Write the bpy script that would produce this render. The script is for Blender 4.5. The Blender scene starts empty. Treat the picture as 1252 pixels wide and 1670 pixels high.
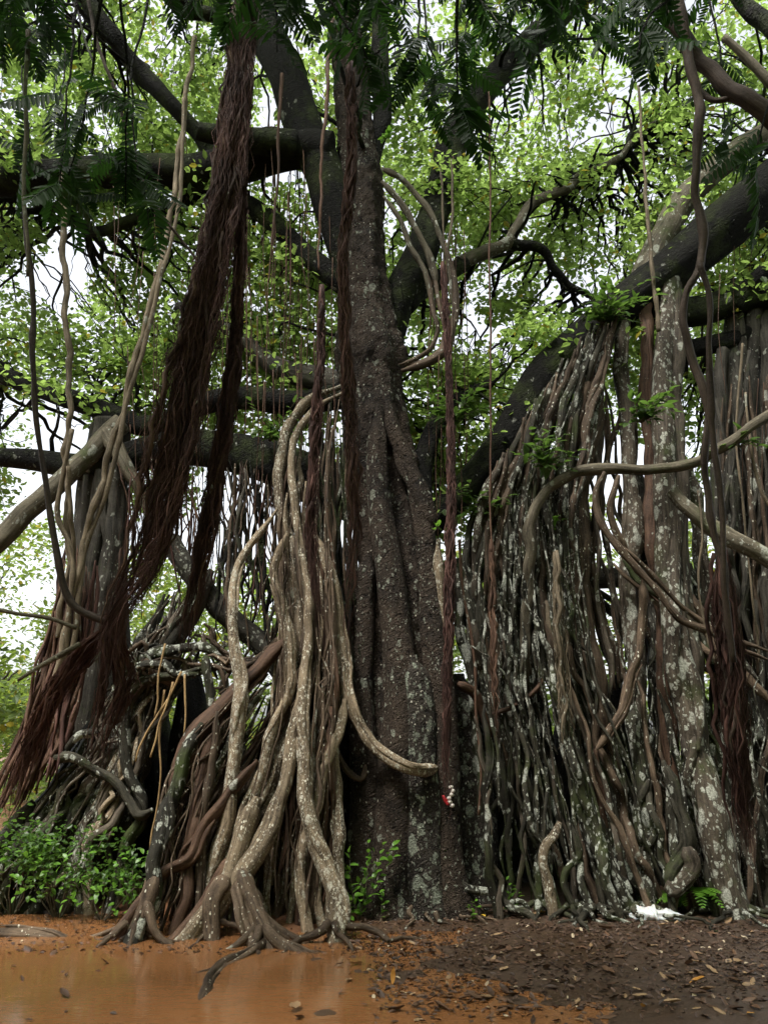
import bpy, math, random
import numpy as np
from mathutils import Vector, Matrix, noise as mnoise

random.seed(11)
RNG = np.random.default_rng(11)
scene = bpy.context.scene
COL = scene.collection

# ------------------------------------------------------------------ camera
PITCH = math.radians(16.0)
FPX, CX, CY = 1300.0, 626.0, 835.0
CAMH = 1.6
cam_d = bpy.data.cameras.new('camera')
cam = bpy.data.objects.new('camera', cam_d)
COL.objects.link(cam)
cam.location = (0, 0, CAMH)
cam.rotation_euler = (math.radians(90) + PITCH, 0, 0)
cam_d.sensor_fit = 'VERTICAL'
cam_d.sensor_height = 36.0
cam_d.lens = 36.0 * FPX / 1670.0
cam_d.clip_end = 600
cam_d.dof.use_dof = True
cam_d.dof.focus_distance = 8.5
cam_d.dof.aperture_fstop = 6.0
scene.camera = cam

# ------------------------------------------------------------------ light
SUN_EL, SUN_AZ = math.radians(62), math.radians(218)
world = bpy.data.worlds.new('World')
scene.world = world
world.use_nodes = True
wt = world.node_tree
bg = wt.nodes['Background']
sky = wt.nodes.new('ShaderNodeTexSky')
sky.sky_type = 'NISHITA'
sky.sun_disc = False
sky.sun_elevation = SUN_EL
sky.sun_rotation = SUN_AZ
sky.air_density = 1.0
sky.dust_density = 4.0
sky.ozone_density = 1.0
hs = wt.nodes.new('ShaderNodeHueSaturation')
hs.inputs['Saturation'].default_value = 0.22
wt.links.new(sky.outputs['Color'], hs.inputs['Color'])
wt.links.new(hs.outputs['Color'], bg.inputs['Color'])
bg.inputs['Strength'].default_value = 0.11

sun_d = bpy.data.lights.new('sun', 'SUN')
sun_d.energy = 1.35
sun_d.angle = math.radians(12)
sun_d.color = (1.0, 0.96, 0.9)
sun = bpy.data.objects.new('sun', sun_d)
COL.objects.link(sun)
# sun direction: azimuth measured as the sky texture does (0 = +Y, clockwise seen from above)
sd = Vector((math.sin(SUN_AZ) * math.cos(SUN_EL), math.cos(SUN_AZ) * math.cos(SUN_EL), math.sin(SUN_EL)))
sun.rotation_euler = sd.to_track_quat('Z', 'Y').to_euler()

scene.view_settings.view_transform = 'Standard'
scene.view_settings.look = 'None'
scene.view_settings.gamma = 1.0
scene.view_settings.use_curve_mapping = False
scene.view_settings.exposure = 1.98
scene.render.engine = 'CYCLES'
scene.cycles.max_bounces = 6
scene.cycles.diffuse_bounces = 2
scene.cycles.transmission_bounces = 4
scene.cycles.use_denoising = True

# ------------------------------------------------------------------ helpers
SP, CP = math.sin(PITCH), math.cos(PITCH)

def U(px, py, Y):
    """point of the place seen at photo pixel px, py and standing Y metres ahead of the camera"""
    xr, yr = (px - CX) / FPX, (CY - py) / FPX
    t = Y / (CP - yr * SP)
    return (xr * t, Y, CAMH + t * (SP + yr * CP))

def mpp(py, Y):
    yr = (CY - py) / FPX
    return Y / (CP - yr * SP) / FPX

def gY(py):
    yr = (CY - py) / FPX
    return CAMH * (CP - yr * SP) / -(SP + yr * CP)

def ground_h(x, y):
    """height of the ground; the left front lies a little below the puddle's water level"""
    x = np.asarray(x, float); y = np.asarray(y, float)
    h = 0.012 * np.sin(x * 1.7 + 0.6 * y) + 0.01 * np.sin(2.3 * y - x) + 0.006 * np.sin(5.1 * x + 1.3) * np.sin(4.3 * y)
    h = h + 0.004 * np.sin(11 * x + 2 * y) * np.sin(9.3 * y - 3 * x)
    edge = 0.75 - 0.28 * (x + 0.9) - 0.05 * np.sin(3 * y) - 0.35 * np.clip(y - 6.9, 0, 9) + 0.10 * np.sin(2.2 * x)
    dip = 1 / (1 + np.exp(-7 * (edge - 0.55)))
    h = h + 0.028 - 0.085 * dip
    h = h + 0.05 * np.clip((y - 8.2) / 1.5, 0, 2.0)
    return h

def link(o, parent=None):
    COL.objects.link(o)
    if parent is not None:
        o.parent = parent
        o.matrix_parent_inverse = Matrix.Translation(-Vector(parent.location))
    return o

def thing(name, label, cat, loc=(0, 0, 0), group=None):
    o = bpy.data.objects.new(name, None)
    o.empty_display_size = 0.2
    o.location = loc
    COL.objects.link(o)
    tag(o, label, cat, group)
    return o

def tag(o, label=None, cat=None, group=None, kind=None):
    if label: o['label'] = label
    if cat: o['category'] = cat
    if group: o['group'] = group
    if kind: o['kind'] = kind
    return o

def mesh(name, V, F, mat, uv=None, smooth=True, rnd=None):
    """V (n,3); F (m,4) or (m,3); uv per corner (m*k,2); rnd per face"""
    V = np.asarray(V, np.float32); F = np.asarray(F, np.int32)
    m, k = F.shape
    me = bpy.data.meshes.new(name)
    me.vertices.add(len(V)); me.vertices.foreach_set('co', V.ravel())
    me.loops.add(m * k); me.loops.foreach_set('vertex_index', F.ravel())
    me.polygons.add(m)
    me.polygons.foreach_set('loop_start', np.arange(0, m * k, k, dtype=np.int32))
    me.polygons.foreach_set('loop_total', np.full(m, k, np.int32))
    me.polygons.foreach_set('use_smooth', np.full(m, smooth, bool))
    if uv is not None:
        l = me.uv_layers.new(name='UVMap')
        l.data.foreach_set('uv', np.asarray(uv, np.float32).ravel())
    if rnd is not None:
        a = me.attributes.new('rnd', 'FLOAT', 'FACE')
        a.data.foreach_set('value', np.asarray(rnd, np.float32))
    me.update(calc_edges=True)
    me.materials.append(mat)
    return me

def obj(name, me, parent=None):
    return link(bpy.data.objects.new(name, me), parent)

def catmull(P, M):
    P = np.asarray(P, float)
    if len(P) < 3:
        t = np.linspace(0, 1, M)[:, None]
        return P[0] * (1 - t) + P[-1] * t
    d = np.sqrt(np.linalg.norm(np.diff(P[:, :3], axis=0), axis=1)) + 1e-6
    k = np.concatenate([[0], np.cumsum(d)])
    out = np.empty((M, P.shape[1]))
    # cubic hermite with finite difference tangents
    T = np.empty_like(P)
    T[1:-1] = ((P[2:] - P[1:-1]) / d[1:, None] * d[:-1, None] + (P[1:-1] - P[:-2]) / d[:-1, None] * d[1:, None]) / (d[1:] + d[:-1])[:, None]
    T[0] = (P[1] - P[0]) / d[0]; T[-1] = (P[-1] - P[-2]) / d[-1]
    s = np.linspace(0, k[-1], M)
    i = np.clip(np.searchsorted(k, s, side='right') - 1, 0, len(P) - 2)
    h = d[i]; u = ((s - k[i]) / h)[:, None]; h = h[:, None]
    return ((2*u**3 - 3*u**2 + 1) * P[i] + (u**3 - 2*u**2 + u) * h * T[i] + (-2*u**3 + 3*u**2) * P[i+1] + (u**3 - u**2) * h * T[i+1])

def frames(C):
    T = np.gradient(C, axis=0)
    T /= np.linalg.norm(T, axis=1)[:, None] + 1e-9
    a = np.array([0, 1.0, 0.03]) if abs(T[0][1]) < 0.9 else np.array([1.0, 0, 0])
    n = a - T[0] * a.dot(T[0]); n /= np.linalg.norm(n)
    N = np.empty_like(C)
    for i in range(len(C)):
        n = n - T[i] * n.dot(T[i]); n /= np.linalg.norm(n) + 1e-9
        N[i] = n
    return T, N, np.cross(T, N)

def smooth_noise(M, S, step_m, step_s):
    """(M,S) value noise, periodic in S"""
    gm = max(2, int(M / step_m) + 2); gs = max(2, int(S / step_s))
    g = RNG.uniform(-1, 1, (gm, gs))
    a = np.linspace(0, gm - 1.001, M); b = np.arange(S) * gs / S
    ia = a.astype(int); fa = a - ia; fa = fa * fa * (3 - 2 * fa)
    ib = b.astype(int); fb = b - ib; fb = fb * fb * (3 - 2 * fb)
    ib1 = (ib + 1) % gs
    g0 = g[ia]; g1 = g[np.minimum(ia + 1, gm - 1)]
    r = (g0[:, ib] * (1 - fb) + g0[:, ib1] * fb) * (1 - fa)[:, None] + (g1[:, ib] * (1 - fb) + g1[:, ib1] * fb) * fa[:, None]
    return r

class Acc:
    """collects tubes into one mesh"""
    def __init__(s): s.V = []; s.F = []; s.UV = []; s.n = 0
    def add(s, V, F, UV):
        s.V.append(V); s.F.append(F + s.n); s.UV.append(UV); s.n += len(V)
    def build(s, name, mat, parent=None):
        return obj(name, mesh(name, np.concatenate(s.V), np.concatenate(s.F), mat, np.concatenate(s.UV)), parent)

def tube_data(C, R, S=8, lump=0.12, lobes=0, lobe_amp=0.0, flat=1.0):
    C = np.asarray(C, float); R = np.asarray(R, float)
    M = len(C)
    # rounded ends
    C = np.vstack([C[0] - (C[1] - C[0]) * 0.02, C, C[-1] + (C[-1] - C[-2]) * 0.02]); R = np.concatenate([[R[0] * 0.02], R, [R[-1] * 0.02]])
    M += 2
    T, N, B = frames(C)
    th = np.arange(S) * 2 * math.pi / S
    rad = np.ones((M, S))
    if lump:
        ds = np.linalg.norm(np.diff(C, axis=0), axis=1).mean(); st = max(3.5, 4.0 * R.mean() / ds)
        rad += lump * smooth_noise(M, S, st, 2.0) + lump * 0.7 * smooth_noise(M, S, st * 2.2, 3.0)
    if lobes:
        ph = np.cumsum(RNG.normal(0, 0.05, M)) + RNG.uniform(0, 6)
        rad += lobe_amp * np.cos(lobes * th[None, :] + ph[:, None]) + lobe_amp * 0.5 * np.cos((lobes + 2) * th[None, :] - 1.7 * ph[:, None])
    rad *= R[:, None]
    V = C[:, None, :] + rad[..., None] * (np.cos(th)[None, :, None] * N[:, None, :] * flat + np.sin(th)[None, :, None] * B[:, None, :])
    i = np.arange(M - 1)[:, None]; j = np.arange(S)[None, :]; j1 = (j + 1) % S
    F = np.stack([i * S + j, i * S + j1, (i + 1) * S + j1, (i + 1) * S + j], -1).reshape(-1, 4)
    L = np.concatenate([[0], np.cumsum(np.linalg.norm(np.diff(C, axis=0), axis=1))]) + RNG.uniform(0, 50)
    circ = 2 * math.pi * R.mean()
    u0 = (j / S * circ) + 0 * i; u1 = ((j + 1) / S * circ) + 0 * i
    v0 = L[:-1][:, None] + 0 * j; v1 = L[1:][:, None] + 0 * j
    UV = np.stack([np.stack([u0, v0], -1), np.stack([u1, v0], -1), np.stack([u1, v1], -1), np.stack([u0, v1], -1)], 2).reshape(-1, 2)
    return V.reshape(-1, 3), F, UV

def px_path(pts, Y0, Y1=None):
    """pts of (px, py) or (px, py, Y): world points; missing depths run from Y0 to Y1"""
    if Y1 is None: Y1 = Y0
    P = [p if len(p) == 3 else (p[0], p[1], None) for p in pts]
    d = [0]
    for a, b in zip(P[:-1], P[1:]): d.append(d[-1] + math.hypot(a[0] - b[0], a[1] - b[1]))
    return np.array([U(p[0], p[1], p[2] if p[2] is not None else Y0 + (Y1 - Y0) * (q / d[-1])) for p, q in zip(P, d)])

def wobble(C, amp, wl=0.8):
    L = np.concatenate([[0], np.cumsum(np.linalg.norm(np.diff(C, axis=0), axis=1))])
    out = C.copy()
    env = np.minimum(1, np.minimum(L, L[-1] - L) / 0.3 + 0.15)
    for ax in (0, 1, 2):
        k = 0.35 if ax == 2 else 1
        for o in (1, 2.3, 4.7):
            out[:, ax] += k * env * amp / o ** 1.15 * np.sin(2 * math.pi * L / wl * o * random.uniform(.7, 1.3) + random.uniform(0, 6.3))
    return out

def to_ground(C):
    """cut a path where it goes under the ground, or lengthen it down to the ground"""
    h = ground_h(C[:, 0], C[:, 1]) - 0.05
    below = np.nonzero(C[:, 2] < h)[0]
    if len(below) and below[0] > 2:
        return C[:below[0] + 1]
    end = C[-1]; d = C[-1] - C[-4]; d /= np.linalg.norm(d) + 1e-9
    d[2] = min(d[2], -0.8)
    gap = end[2] - h[-1]
    n = max(2, int(gap / 0.07))
    ext = [end + d * (gap / -d[2]) * (q + 1) / n for q in range(n)]
    return np.vstack([C, ext])

def root_curve(P, r0, r1, seg=0.06, wob=0.02, wl=0.8, ground=False, flare=1.0, tip=False, fade=False):
    L = np.linalg.norm(np.diff(P, axis=0), axis=1).sum()
    M = int(min(170, max(8, L / seg)))
    C = catmull(P, M)
    if wob: C = wobble(C, wob, max(wl, 16 * max(r0, r1)))
    if ground: C = to_ground(C)
    M = len(C)
    t = np.linspace(0, 1, M)
    R = r0 + (r1 - r0) * t
    st = max(4.0, 5.0 * max(r0, r1) / (L / M)); am = min(1.0, 0.035 / max(r0, r1, .02))
    R = R * (1 + am * (0.13 * smooth_noise(M, 2, st, 1)[:, 0] + 0.07 * smooth_noise(M, 2, st * .45, 1)[:, 0]))
    for _ in range(int(L / 0.9 * random.uniform(.4, 1.2))):
        kc = random.uniform(.05, .95) * L; kw = random.uniform(1.2, 2.6) * max(r0, r1)
        R = R * (1 + am * random.uniform(.08, .34) * np.exp(-((t * L - kc) / kw) ** 2))
    if ground:
        R = R * (1 + (flare - 1) * np.clip((t - 0.88) / 0.12, 0, 1) ** 2)
    if tip: R = R * np.clip((1 - t) / 0.25, 0.12, 1)
    elif not ground and fade: R = R * np.clip((1 - t) / 0.10, 0.3, 1) ** .7
    if fade: R = R * np.clip(t / 0.08, 0.35, 1) ** .7
    return C, R

N_ROOT = {}
def px_root(parent, mat, pts, rp, Y0, Y1=None, ground=False, wob=0.5, name='aerial_root', S=None, seg=0.05, flare=1.35, lump=0.12, lobes=0, la=0.0, tip=False, label=None, acc=None, fade=False, comp=0):
    """rp: half width in photo pixels (top, bottom)"""
    P = px_path(pts, Y0, Y1)
    Yt = P[0][1]; Yb = P[-1][1]
    r0 = rp[0] * mpp(pts[0][1], Yt); r1 = rp[1] * mpp(pts[-1][1], Yb)
    C, R = root_curve(P, r0, r1, seg, wob * min(0.04, 0.75 * max(r0, 0.008)), random.uniform(.8, 1.9), ground, flare, tip, fade)
    if S is None: S = 6 if max(r0, r1) < 0.022 else (10 if max(r0, r1) < 0.05 else (12 if max(r0, r1) < .12 else 24))
    d = tube_data(C, R, S, lump, lobes, la)
    if comp and acc is None and len(C) > 14:
        A = Acc(); A.add(*d)
        T, N, B = frames(C); M = len(C)
        for _ in range(comp):
            a = int(M * random.uniform(0, .45)); b = int(M * random.uniform(.6, 1.0))
            if b - a < 8: continue
            sl = slice(a, b); q = np.linspace(0, 1, b - a)
            ph = random.uniform(0, 6.3) + random.uniform(-3.5, 3.5) * q + .5 * np.sin(5 * q + random.uniform(0, 6))
            kk = (random.uniform(.75, 1.15) + .25 * np.sin(7 * q + random.uniform(0, 6)))
            off = (R[sl] * kk)[:, None] * (np.cos(ph)[:, None] * N[sl] + np.sin(ph)[:, None] * B[sl])
            Rc = R[sl] * random.uniform(.28, .55) * (1 + .2 * smooth_noise(b - a, 2, 6, 1)[:, 0]) * np.clip(q / .1, .3, 1) * np.clip((1 - q) / .1, .3, 1)
            A.add(*tube_data(C[sl] + off, Rc, 7, lump))
        o = A.build(name, mat, parent)
        if label: o['label'] = label
        return o
    if acc is not None:
        acc.add(*d); return None
    o = obj(name, mesh(name, d[0], d[1], mat, d[2]), parent)
    if label: o['label'] = label
    return o

# ------------------------------------------------------------------ materials
def nodes_of(name):
    m = bpy.data.materials.new(name); m.use_nodes = True
    t = m.node_tree
    return m, t, t.nodes['Principled BSDF'], t.nodes['Material Output']

def nd(t, typ, **kw):
    n = t.nodes.new(typ)
    for k, v in kw.items():
        if k in n.inputs.keys() if isinstance(k, str) and hasattr(n.inputs, 'keys') else False:
            n.inputs[k].default_value = v
        else:
            setattr(n, k, v)
    return n

def noise_n(t, vec, scale, detail=4, rough=0.6, dist=0.0):
    n = t.nodes.new('ShaderNodeTexNoise')
    n.inputs['Scale'].default_value = scale; n.inputs['Detail'].default_value = detail
    n.inputs['Roughness'].default_value = rough; n.inputs['Distortion'].default_value = dist
    if vec is not None: t.links.new(vec, n.inputs['Vector'])
    return n.outputs['Fac']

def ramp(t, fac, stops):
    r = t.nodes.new('ShaderNodeValToRGB')
    e = r.color_ramp.elements
    while len(e) < len(stops): e.new(0.5)
    for i, (p, c) in enumerate(stops):
        e[i].position = p; e[i].color = (c, c, c, 1) if isinstance(c, (int, float)) else (*c, 1)
    t.links.new(fac, r.inputs['Fac'])
    return r.outputs['Color']

def mixc(t, fac, a, b, mode='MIX'):
    m = t.nodes.new('ShaderNodeMix'); m.data_type = 'RGBA'; m.blend_type = mode
    for s, v in ((0, fac), (6, a), (7, b)):
        if isinstance(v, (int, float)): m.inputs[s].default_value = v
        elif isinstance(v, tuple): m.inputs[s].default_value = (*v, 1)
        else: t.links.new(v, m.inputs[s])
    return m.outputs[2]

def math_n(t, op, a, b=0.5):
    m = t.nodes.new('ShaderNodeMath'); m.operation = op
    for s, v in ((0, a), (1, b)):
        if isinstance(v, (int, float)): m.inputs[s].default_value = v
        else: t.links.new(v, m.inputs[s])
    return m.outputs[0]

def bark(name, dark, mid, lichen=0.5, lcol=(0.42, 0.43, 0.36), speck=0.0, moss=0.0, rough=0.75, bump=0.6, streak=1.0, lscale=7.0, patch=1.0, crack=0.0, vary=0.25):
    m, t, b, out = nodes_of(name)
    tc = t.nodes.new('ShaderNodeTexCoord'); ob = tc.outputs['Object']
    mp = t.nodes.new('ShaderNodeMapping'); mp.inputs['Scale'].default_value = (38, 3.2, 1)
    t.links.new(tc.outputs['UV'], mp.inputs['Vector'])
    st = noise_n(t, mp.outputs['Vector'], 1.0, 5, 0.65, 0.3)
    big = noise_n(t, ob, 2.3, 5, 0.65)
    fine = noise_n(t, ob, 45, 5, 0.75)
    f = math_n(t, 'ADD', math_n(t, 'MULTIPLY', st, 0.6 * streak), math_n(t, 'MULTIPLY', big, 1 - 0.6 * streak))
    f = math_n(t, 'ADD', math_n(t, 'MULTIPLY', f, 0.75), math_n(t, 'MULTIPLY', fine, 0.25))
    col = mixc(t, ramp(t, f, [(0.40, 0.0), (0.60, 1.0)]), dark, mid)
    height = f
    if crack:
        mp2 = t.nodes.new('ShaderNodeMapping'); mp2.inputs['Scale'].default_value = (1, 1, 1.8)
        t.links.new(ob, mp2.inputs['Vector'])
        wv = noise_n(t, ob, 6, 3, 0.6)
        vo = t.nodes.new('ShaderNodeTexVoronoi'); vo.feature = 'F1'; vo.inputs['Scale'].default_value = 22
        dv = t.nodes.new('ShaderNodeVectorMath'); dv.operation = 'ADD'
        t.links.new(mp2.outputs['Vector'], dv.inputs[0])
        cmb = t.nodes.new('ShaderNodeCombineXYZ'); t.links.new(wv, cmb.inputs[0]); t.links.new(wv, cmb.inputs[2])
        t.links.new(cmb.outputs[0], dv.inputs[1]); t.links.new(dv.outputs[0], vo.inputs['Vector'])
        pl = ramp(t, vo.outputs['Distance'], [(0.15, 1.0), (0.6, 0.0)])
        col = mixc(t, math_n(t, 'MULTIPLY', pl, 0.5 * crack), col, tuple(min(1, c * 1.9) for c in mid))
        height = math_n(t, 'ADD', height, math_n(t, 'MULTIPLY', pl, 0.8 * crack))
        hole = ramp(t, noise_n(t, ob, 9, 3, 0.7, 1.0), [(0.60, 0.0), (0.68, 1.0)])
        col = mixc(t, math_n(t, 'MULTIPLY', hole, 0.75 * crack), col, tuple(c * 0.3 for c in dark))
        height = math_n(t, 'SUBTRACT', height, math_n(t, 'MULTIPLY', hole, 0.9 * crack))
    oi = t.nodes.new('ShaderNodeObjectInfo')
    if vary:
        v = t.nodes.new('ShaderNodeMapRange'); v.inputs[3].default_value = 1 - vary; v.inputs[4].default_value = 1 + vary
        t.links.new(oi.outputs['Random'], v.inputs[0])
        col = mixc(t, 1.0, col, v.outputs[0], 'MULTIPLY')
    if moss:
        mf = ramp(t, noise_n(t, ob, 1.7, 5, 0.7), [(0.60 - 0.22 * moss, 0.0), (0.74 - 0.15 * moss, 1.0)])
        mc = mixc(t, fine, (0.018, 0.028, 0.008), (0.07, 0.09, 0.025))
        col = mixc(t, math_n(t, 'MULTIPLY', mf, 0.8), col, mc)
    if lichen:
        nz = t.nodes.new('ShaderNodeTexNoise'); nz.inputs['Scale'].default_value = 11; nz.inputs['Detail'].default_value = 4; t.links.new(ob, nz.inputs['Vector'])
        sc_ = t.nodes.new('ShaderNodeVectorMath'); sc_.operation = 'SCALE'; sc_.inputs['Scale'].default_value = 0.10; t.links.new(nz.outputs['Color'], sc_.inputs[0])
        ad_ = t.nodes.new('ShaderNodeVectorMath'); ad_.operation = 'ADD'; t.links.new(ob, ad_.inputs[0]); t.links.new(sc_.outputs[0], ad_.inputs[1])
        pat = ramp(t, noise_n(t, ob, 1.6 * patch, 3, 0.6), [(0.51 - 0.2 * lichen, 0.0), (0.60 - 0.2 * lichen, 1.0)])
        mpl = t.nodes.new('ShaderNodeMapping'); mpl.inputs['Scale'].default_value = (1, 1, 0.62); t.links.new(ad_.outputs[0], mpl.inputs['Vector']); ad2 = mpl
        oir = t.nodes.new('ShaderNodeObjectInfo')
        if vary:
            wn = t.nodes.new('ShaderNodeTexWhiteNoise'); wn.noise_dimensions = '1D'; t.links.new(oir.outputs['Random'], wn.inputs['W'])
            pat = math_n(t, 'MULTIPLY', pat, ramp(t, wn.outputs['Value'], [(0.15, 0.25), (0.8, 1.35)]))
        lm = None
        for vs, kp in ((lscale * 1.15, 0.55), (lscale * 2.6, 0.45), (lscale * 5.5, 0.35)):
            vo = t.nodes.new('ShaderNodeTexVoronoi'); vo.inputs['Scale'].default_value = vs; t.links.new(ad2.outputs[0], vo.inputs['Vector'])
            se = t.nodes.new('ShaderNodeSeparateColor'); t.links.new(vo.outputs['Color'], se.inputs[0])
            kk = math_n(t, 'LESS_THAN', se.outputs[0], math_n(t, 'MULTIPLY', pat, kp * 1.35 * min(1.2, lichen * 1.6)))
            dd = math_n(t, 'SUBTRACT', math_n(t, 'ADD', math_n(t, 'MULTIPLY', se.outputs[1], 0.34), 0.16), vo.outputs['Distance'])
            mm = math_n(t, 'MULTIPLY', kk, ramp(t, dd, [(0.0, 0.0), (0.10, 1.0)]))
            lm = mm if lm is None else math_n(t, 'MAXIMUM', lm, mm)
        lm = math_n(t, 'MULTIPLY', lm, ramp(t, noise_n(t, ob, 60, 3, 0.7), [(0.36, 0.25), (0.56, 1.0)]))
        lc = mixc(t, noise_n(t, ob, 30, 4, 0.7), tuple(c * 0.5 for c in lcol), lcol)
        col = mixc(t, math_n(t, 'MULTIPLY', lm, 0.9), col, lc)
        height = math_n(t, 'ADD', height, math_n(t, 'MULTIPLY', lm, 0.25))
    if speck:
        vo = t.nodes.new('ShaderNodeTexVoronoi'); vo.inputs['Scale'].default_value = 62; vo.inputs['Randomness'].default_value = 1
        mp3 = t.nodes.new('ShaderNodeMapping'); mp3.inputs['Scale'].default_value = (1, 1, 0.6)
        t.links.new(ob, mp3.inputs['Vector']); t.links.new(mp3.outputs['Vector'], vo.inputs['Vector'])
        sel = t.nodes.new('ShaderNodeSeparateColor'); t.links.new(vo.outputs['Color'], sel.inputs[0])
        keep = math_n(t, 'LESS_THAN', sel.outputs[0], 0.62 * speck)
        sz = math_n(t, 'MULTIPLY', math_n(t, 'POWER', sel.outputs[1], 1.6), 0.62)
        sm = math_n(t, 'MULTIPLY', keep, math_n(t, 'LESS_THAN', vo.outputs['Distance'], sz))
        sm = math_n(t, 'MULTIPLY', sm, ramp(t, noise_n(t, ob, 5, 4, 0.7), [(0.44, 0.0), (0.56, 1.0)]))
        col = mixc(t, math_n(t, 'MULTIPLY', sm, 0.9), col, (0.62, 0.59, 0.48))
        height = math_n(t, 'ADD', height, math_n(t, 'MULTIPLY', sm, 0.12))
    t.links.new(col, b.inputs['Base Color']); b.inputs['Specular IOR Level'].default_value = 0.13
    rr = t.nodes.new('ShaderNodeMapRange'); rr.inputs[3].default_value = rough - 0.2; rr.inputs[4].default_value = rough + 0.15
    t.links.new(big, rr.inputs[0]); t.links.new(rr.outputs[0], b.inputs['Roughness'])
    bp = t.nodes.new('ShaderNodeBump'); bp.inputs['Strength'].default_value = bump; bp.inputs['Distance'].default_value = 0.06
    t.links.new(height, bp.inputs['Height']); t.links.new(bp.outputs[0], b.inputs['Normal'])
    return m

M_TRUNK = bark('bark_trunk', (0.006, 0.005, 0.004), (0.060, 0.044, 0.032), lichen=0.34, lcol=(0.42, 0.44, 0.35), speck=0.08, patch=0.8, rough=0.75, bump=1.0, streak=0.35, crack=0.9, lscale=9, vary=0)
M_TRUNK2 = bark('bark_trunk_lichened', (0.007, 0.006, 0.005), (0.052, 0.043, 0.034), lichen=0.72, lcol=(0.42, 0.46, 0.36), speck=0.4, rough=0.7, bump=1.0, streak=0.35, crack=0.8, lscale=6, vary=0)
M_PALE = bark('bark_pale_root', (0.036, 0.026, 0.017), (0.29, 0.225, 0.15), lichen=0.62, lcol=(0.64, 0.61, 0.50), speck=1.0, rough=0.7, bump=0.6, lscale=16)
M_BROWN = bark('bark_brown_root', (0.018, 0.012, 0.008), (0.125, 0.089, 0.060), lichen=0.22, speck=0.25, rough=0.65, bump=0.55, vary=0.35)
M_RED = bark('bark_red_root', (0.020, 0.011, 0.007), (0.125, 0.074, 0.048), lichen=0.12, rough=0.6, bump=0.5, vary=0.3)
M_MOSS = bark('bark_mossy_root', (0.006, 0.006, 0.004), (0.056, 0.050, 0.036), lichen=0.68, lcol=(0.60, 0.62, 0.53), moss=0.45, rough=0.65, bump=0.8, lscale=6, vary=0.3)
M_PILLAR = bark('bark_pillar_root', (0.018, 0.014, 0.010), (0.105, 0.085, 0.063), lichen=0.78, lcol=(0.55, 0.56, 0.47), moss=0.2, rough=0.7, bump=0.55, lscale=6, vary=0.2)
M_GREY = bark('bark_grey_trunk', (0.014, 0.013, 0.010), (0.078, 0.070, 0.056), lichen=0.35, moss=0.15, rough=0.75, bump=0.6, vary=0.2)
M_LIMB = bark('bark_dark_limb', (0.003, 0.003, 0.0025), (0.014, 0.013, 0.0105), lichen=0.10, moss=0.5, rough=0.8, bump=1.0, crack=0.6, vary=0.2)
M_BRANCH = bark('bark_branch', (0.035, 0.030, 0.020), (0.14, 0.12, 0.085), lichen=0.4, moss=0.25, rough=0.75, bump=0.5, vary=0.2)
M_HAIR = bark('root_hair_maroon', (0.020, 0.010, 0.0085), (0.105, 0.054, 0.043), lichen=0, rough=0.7, bump=0.4, vary=0.45)
M_FIBRE = bark('root_fibre_rust', (0.030, 0.017, 0.012), (0.135, 0.078, 0.052), lichen=0.1, rough=0.7, bump=0.5, vary=0.4)
M_VINE = bark('vine_dark', (0.022, 0.016, 0.013), (0.075, 0.055, 0.042), lichen=0.0, rough=0.7, bump=0.5, vary=0.25)
M_TAN = bark('vine_tan', (0.05, 0.040, 0.027), (0.19, 0.15, 0.10), lichen=0.2, rough=0.7, bump=0.4, vary=0.2)
M_OCHRE = bark('root_tip_ochre', (0.16, 0.10, 0.045), (0.34, 0.23, 0.11), lichen=0, rough=0.6, bump=0.2, vary=0.2)

def leaf_mat(name, c0, c1, trans, tw=0.45, rough=0.4, yellow=0.0, ycol=(0.25, 0.22, 0.03), obj_rnd=False, spec=0.35):
    m, t, b, out = nodes_of(name)
    if obj_rnd:
        oi = t.nodes.new('ShaderNodeObjectInfo'); r = oi.outputs['Random']
    else:
        a = t.nodes.new('ShaderNodeAttribute'); a.attribute_name = 'rnd'; r = a.outputs['Fac']
    tc = t.nodes.new('ShaderNodeTexCoord')
    n = noise_n(t, tc.outputs['Object'], 14, 2, 0.6)
    f = math_n(t, 'ADD', math_n(t, 'MULTIPLY', r, 0.8), math_n(t, 'MULTIPLY', n, 0.2))
    col = mixc(t, f, c0, c1)
    tcol = mixc(t, f, tuple(x * 0.6 for x in trans), trans)
    if yellow:
        yf = ramp(t, r, [(1 - yellow, 0.0), (1 - yellow * 0.6, 1.0)])
        col = mixc(t, yf, col, ycol); tcol = mixc(t, yf, tcol, tuple(min(1, x * 1.4) for x in ycol))
    t.links.new(col, b.inputs['Base Color']); b.inputs['Roughness'].default_value = rough; b.inputs['Specular IOR Level'].default_value = spec
    tr = t.nodes.new('ShaderNodeBsdfTranslucent'); t.links.new(tcol, tr.inputs['Color'])
    mx = t.nodes.new('ShaderNodeMixShader'); mx.inputs[0].default_value = tw
    t.links.new(b.outputs[0], mx.inputs[1]); t.links.new(tr.outputs[0], mx.inputs[2]); t.links.new(mx.outputs[0], out.inputs['Surface'])
    return m

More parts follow.
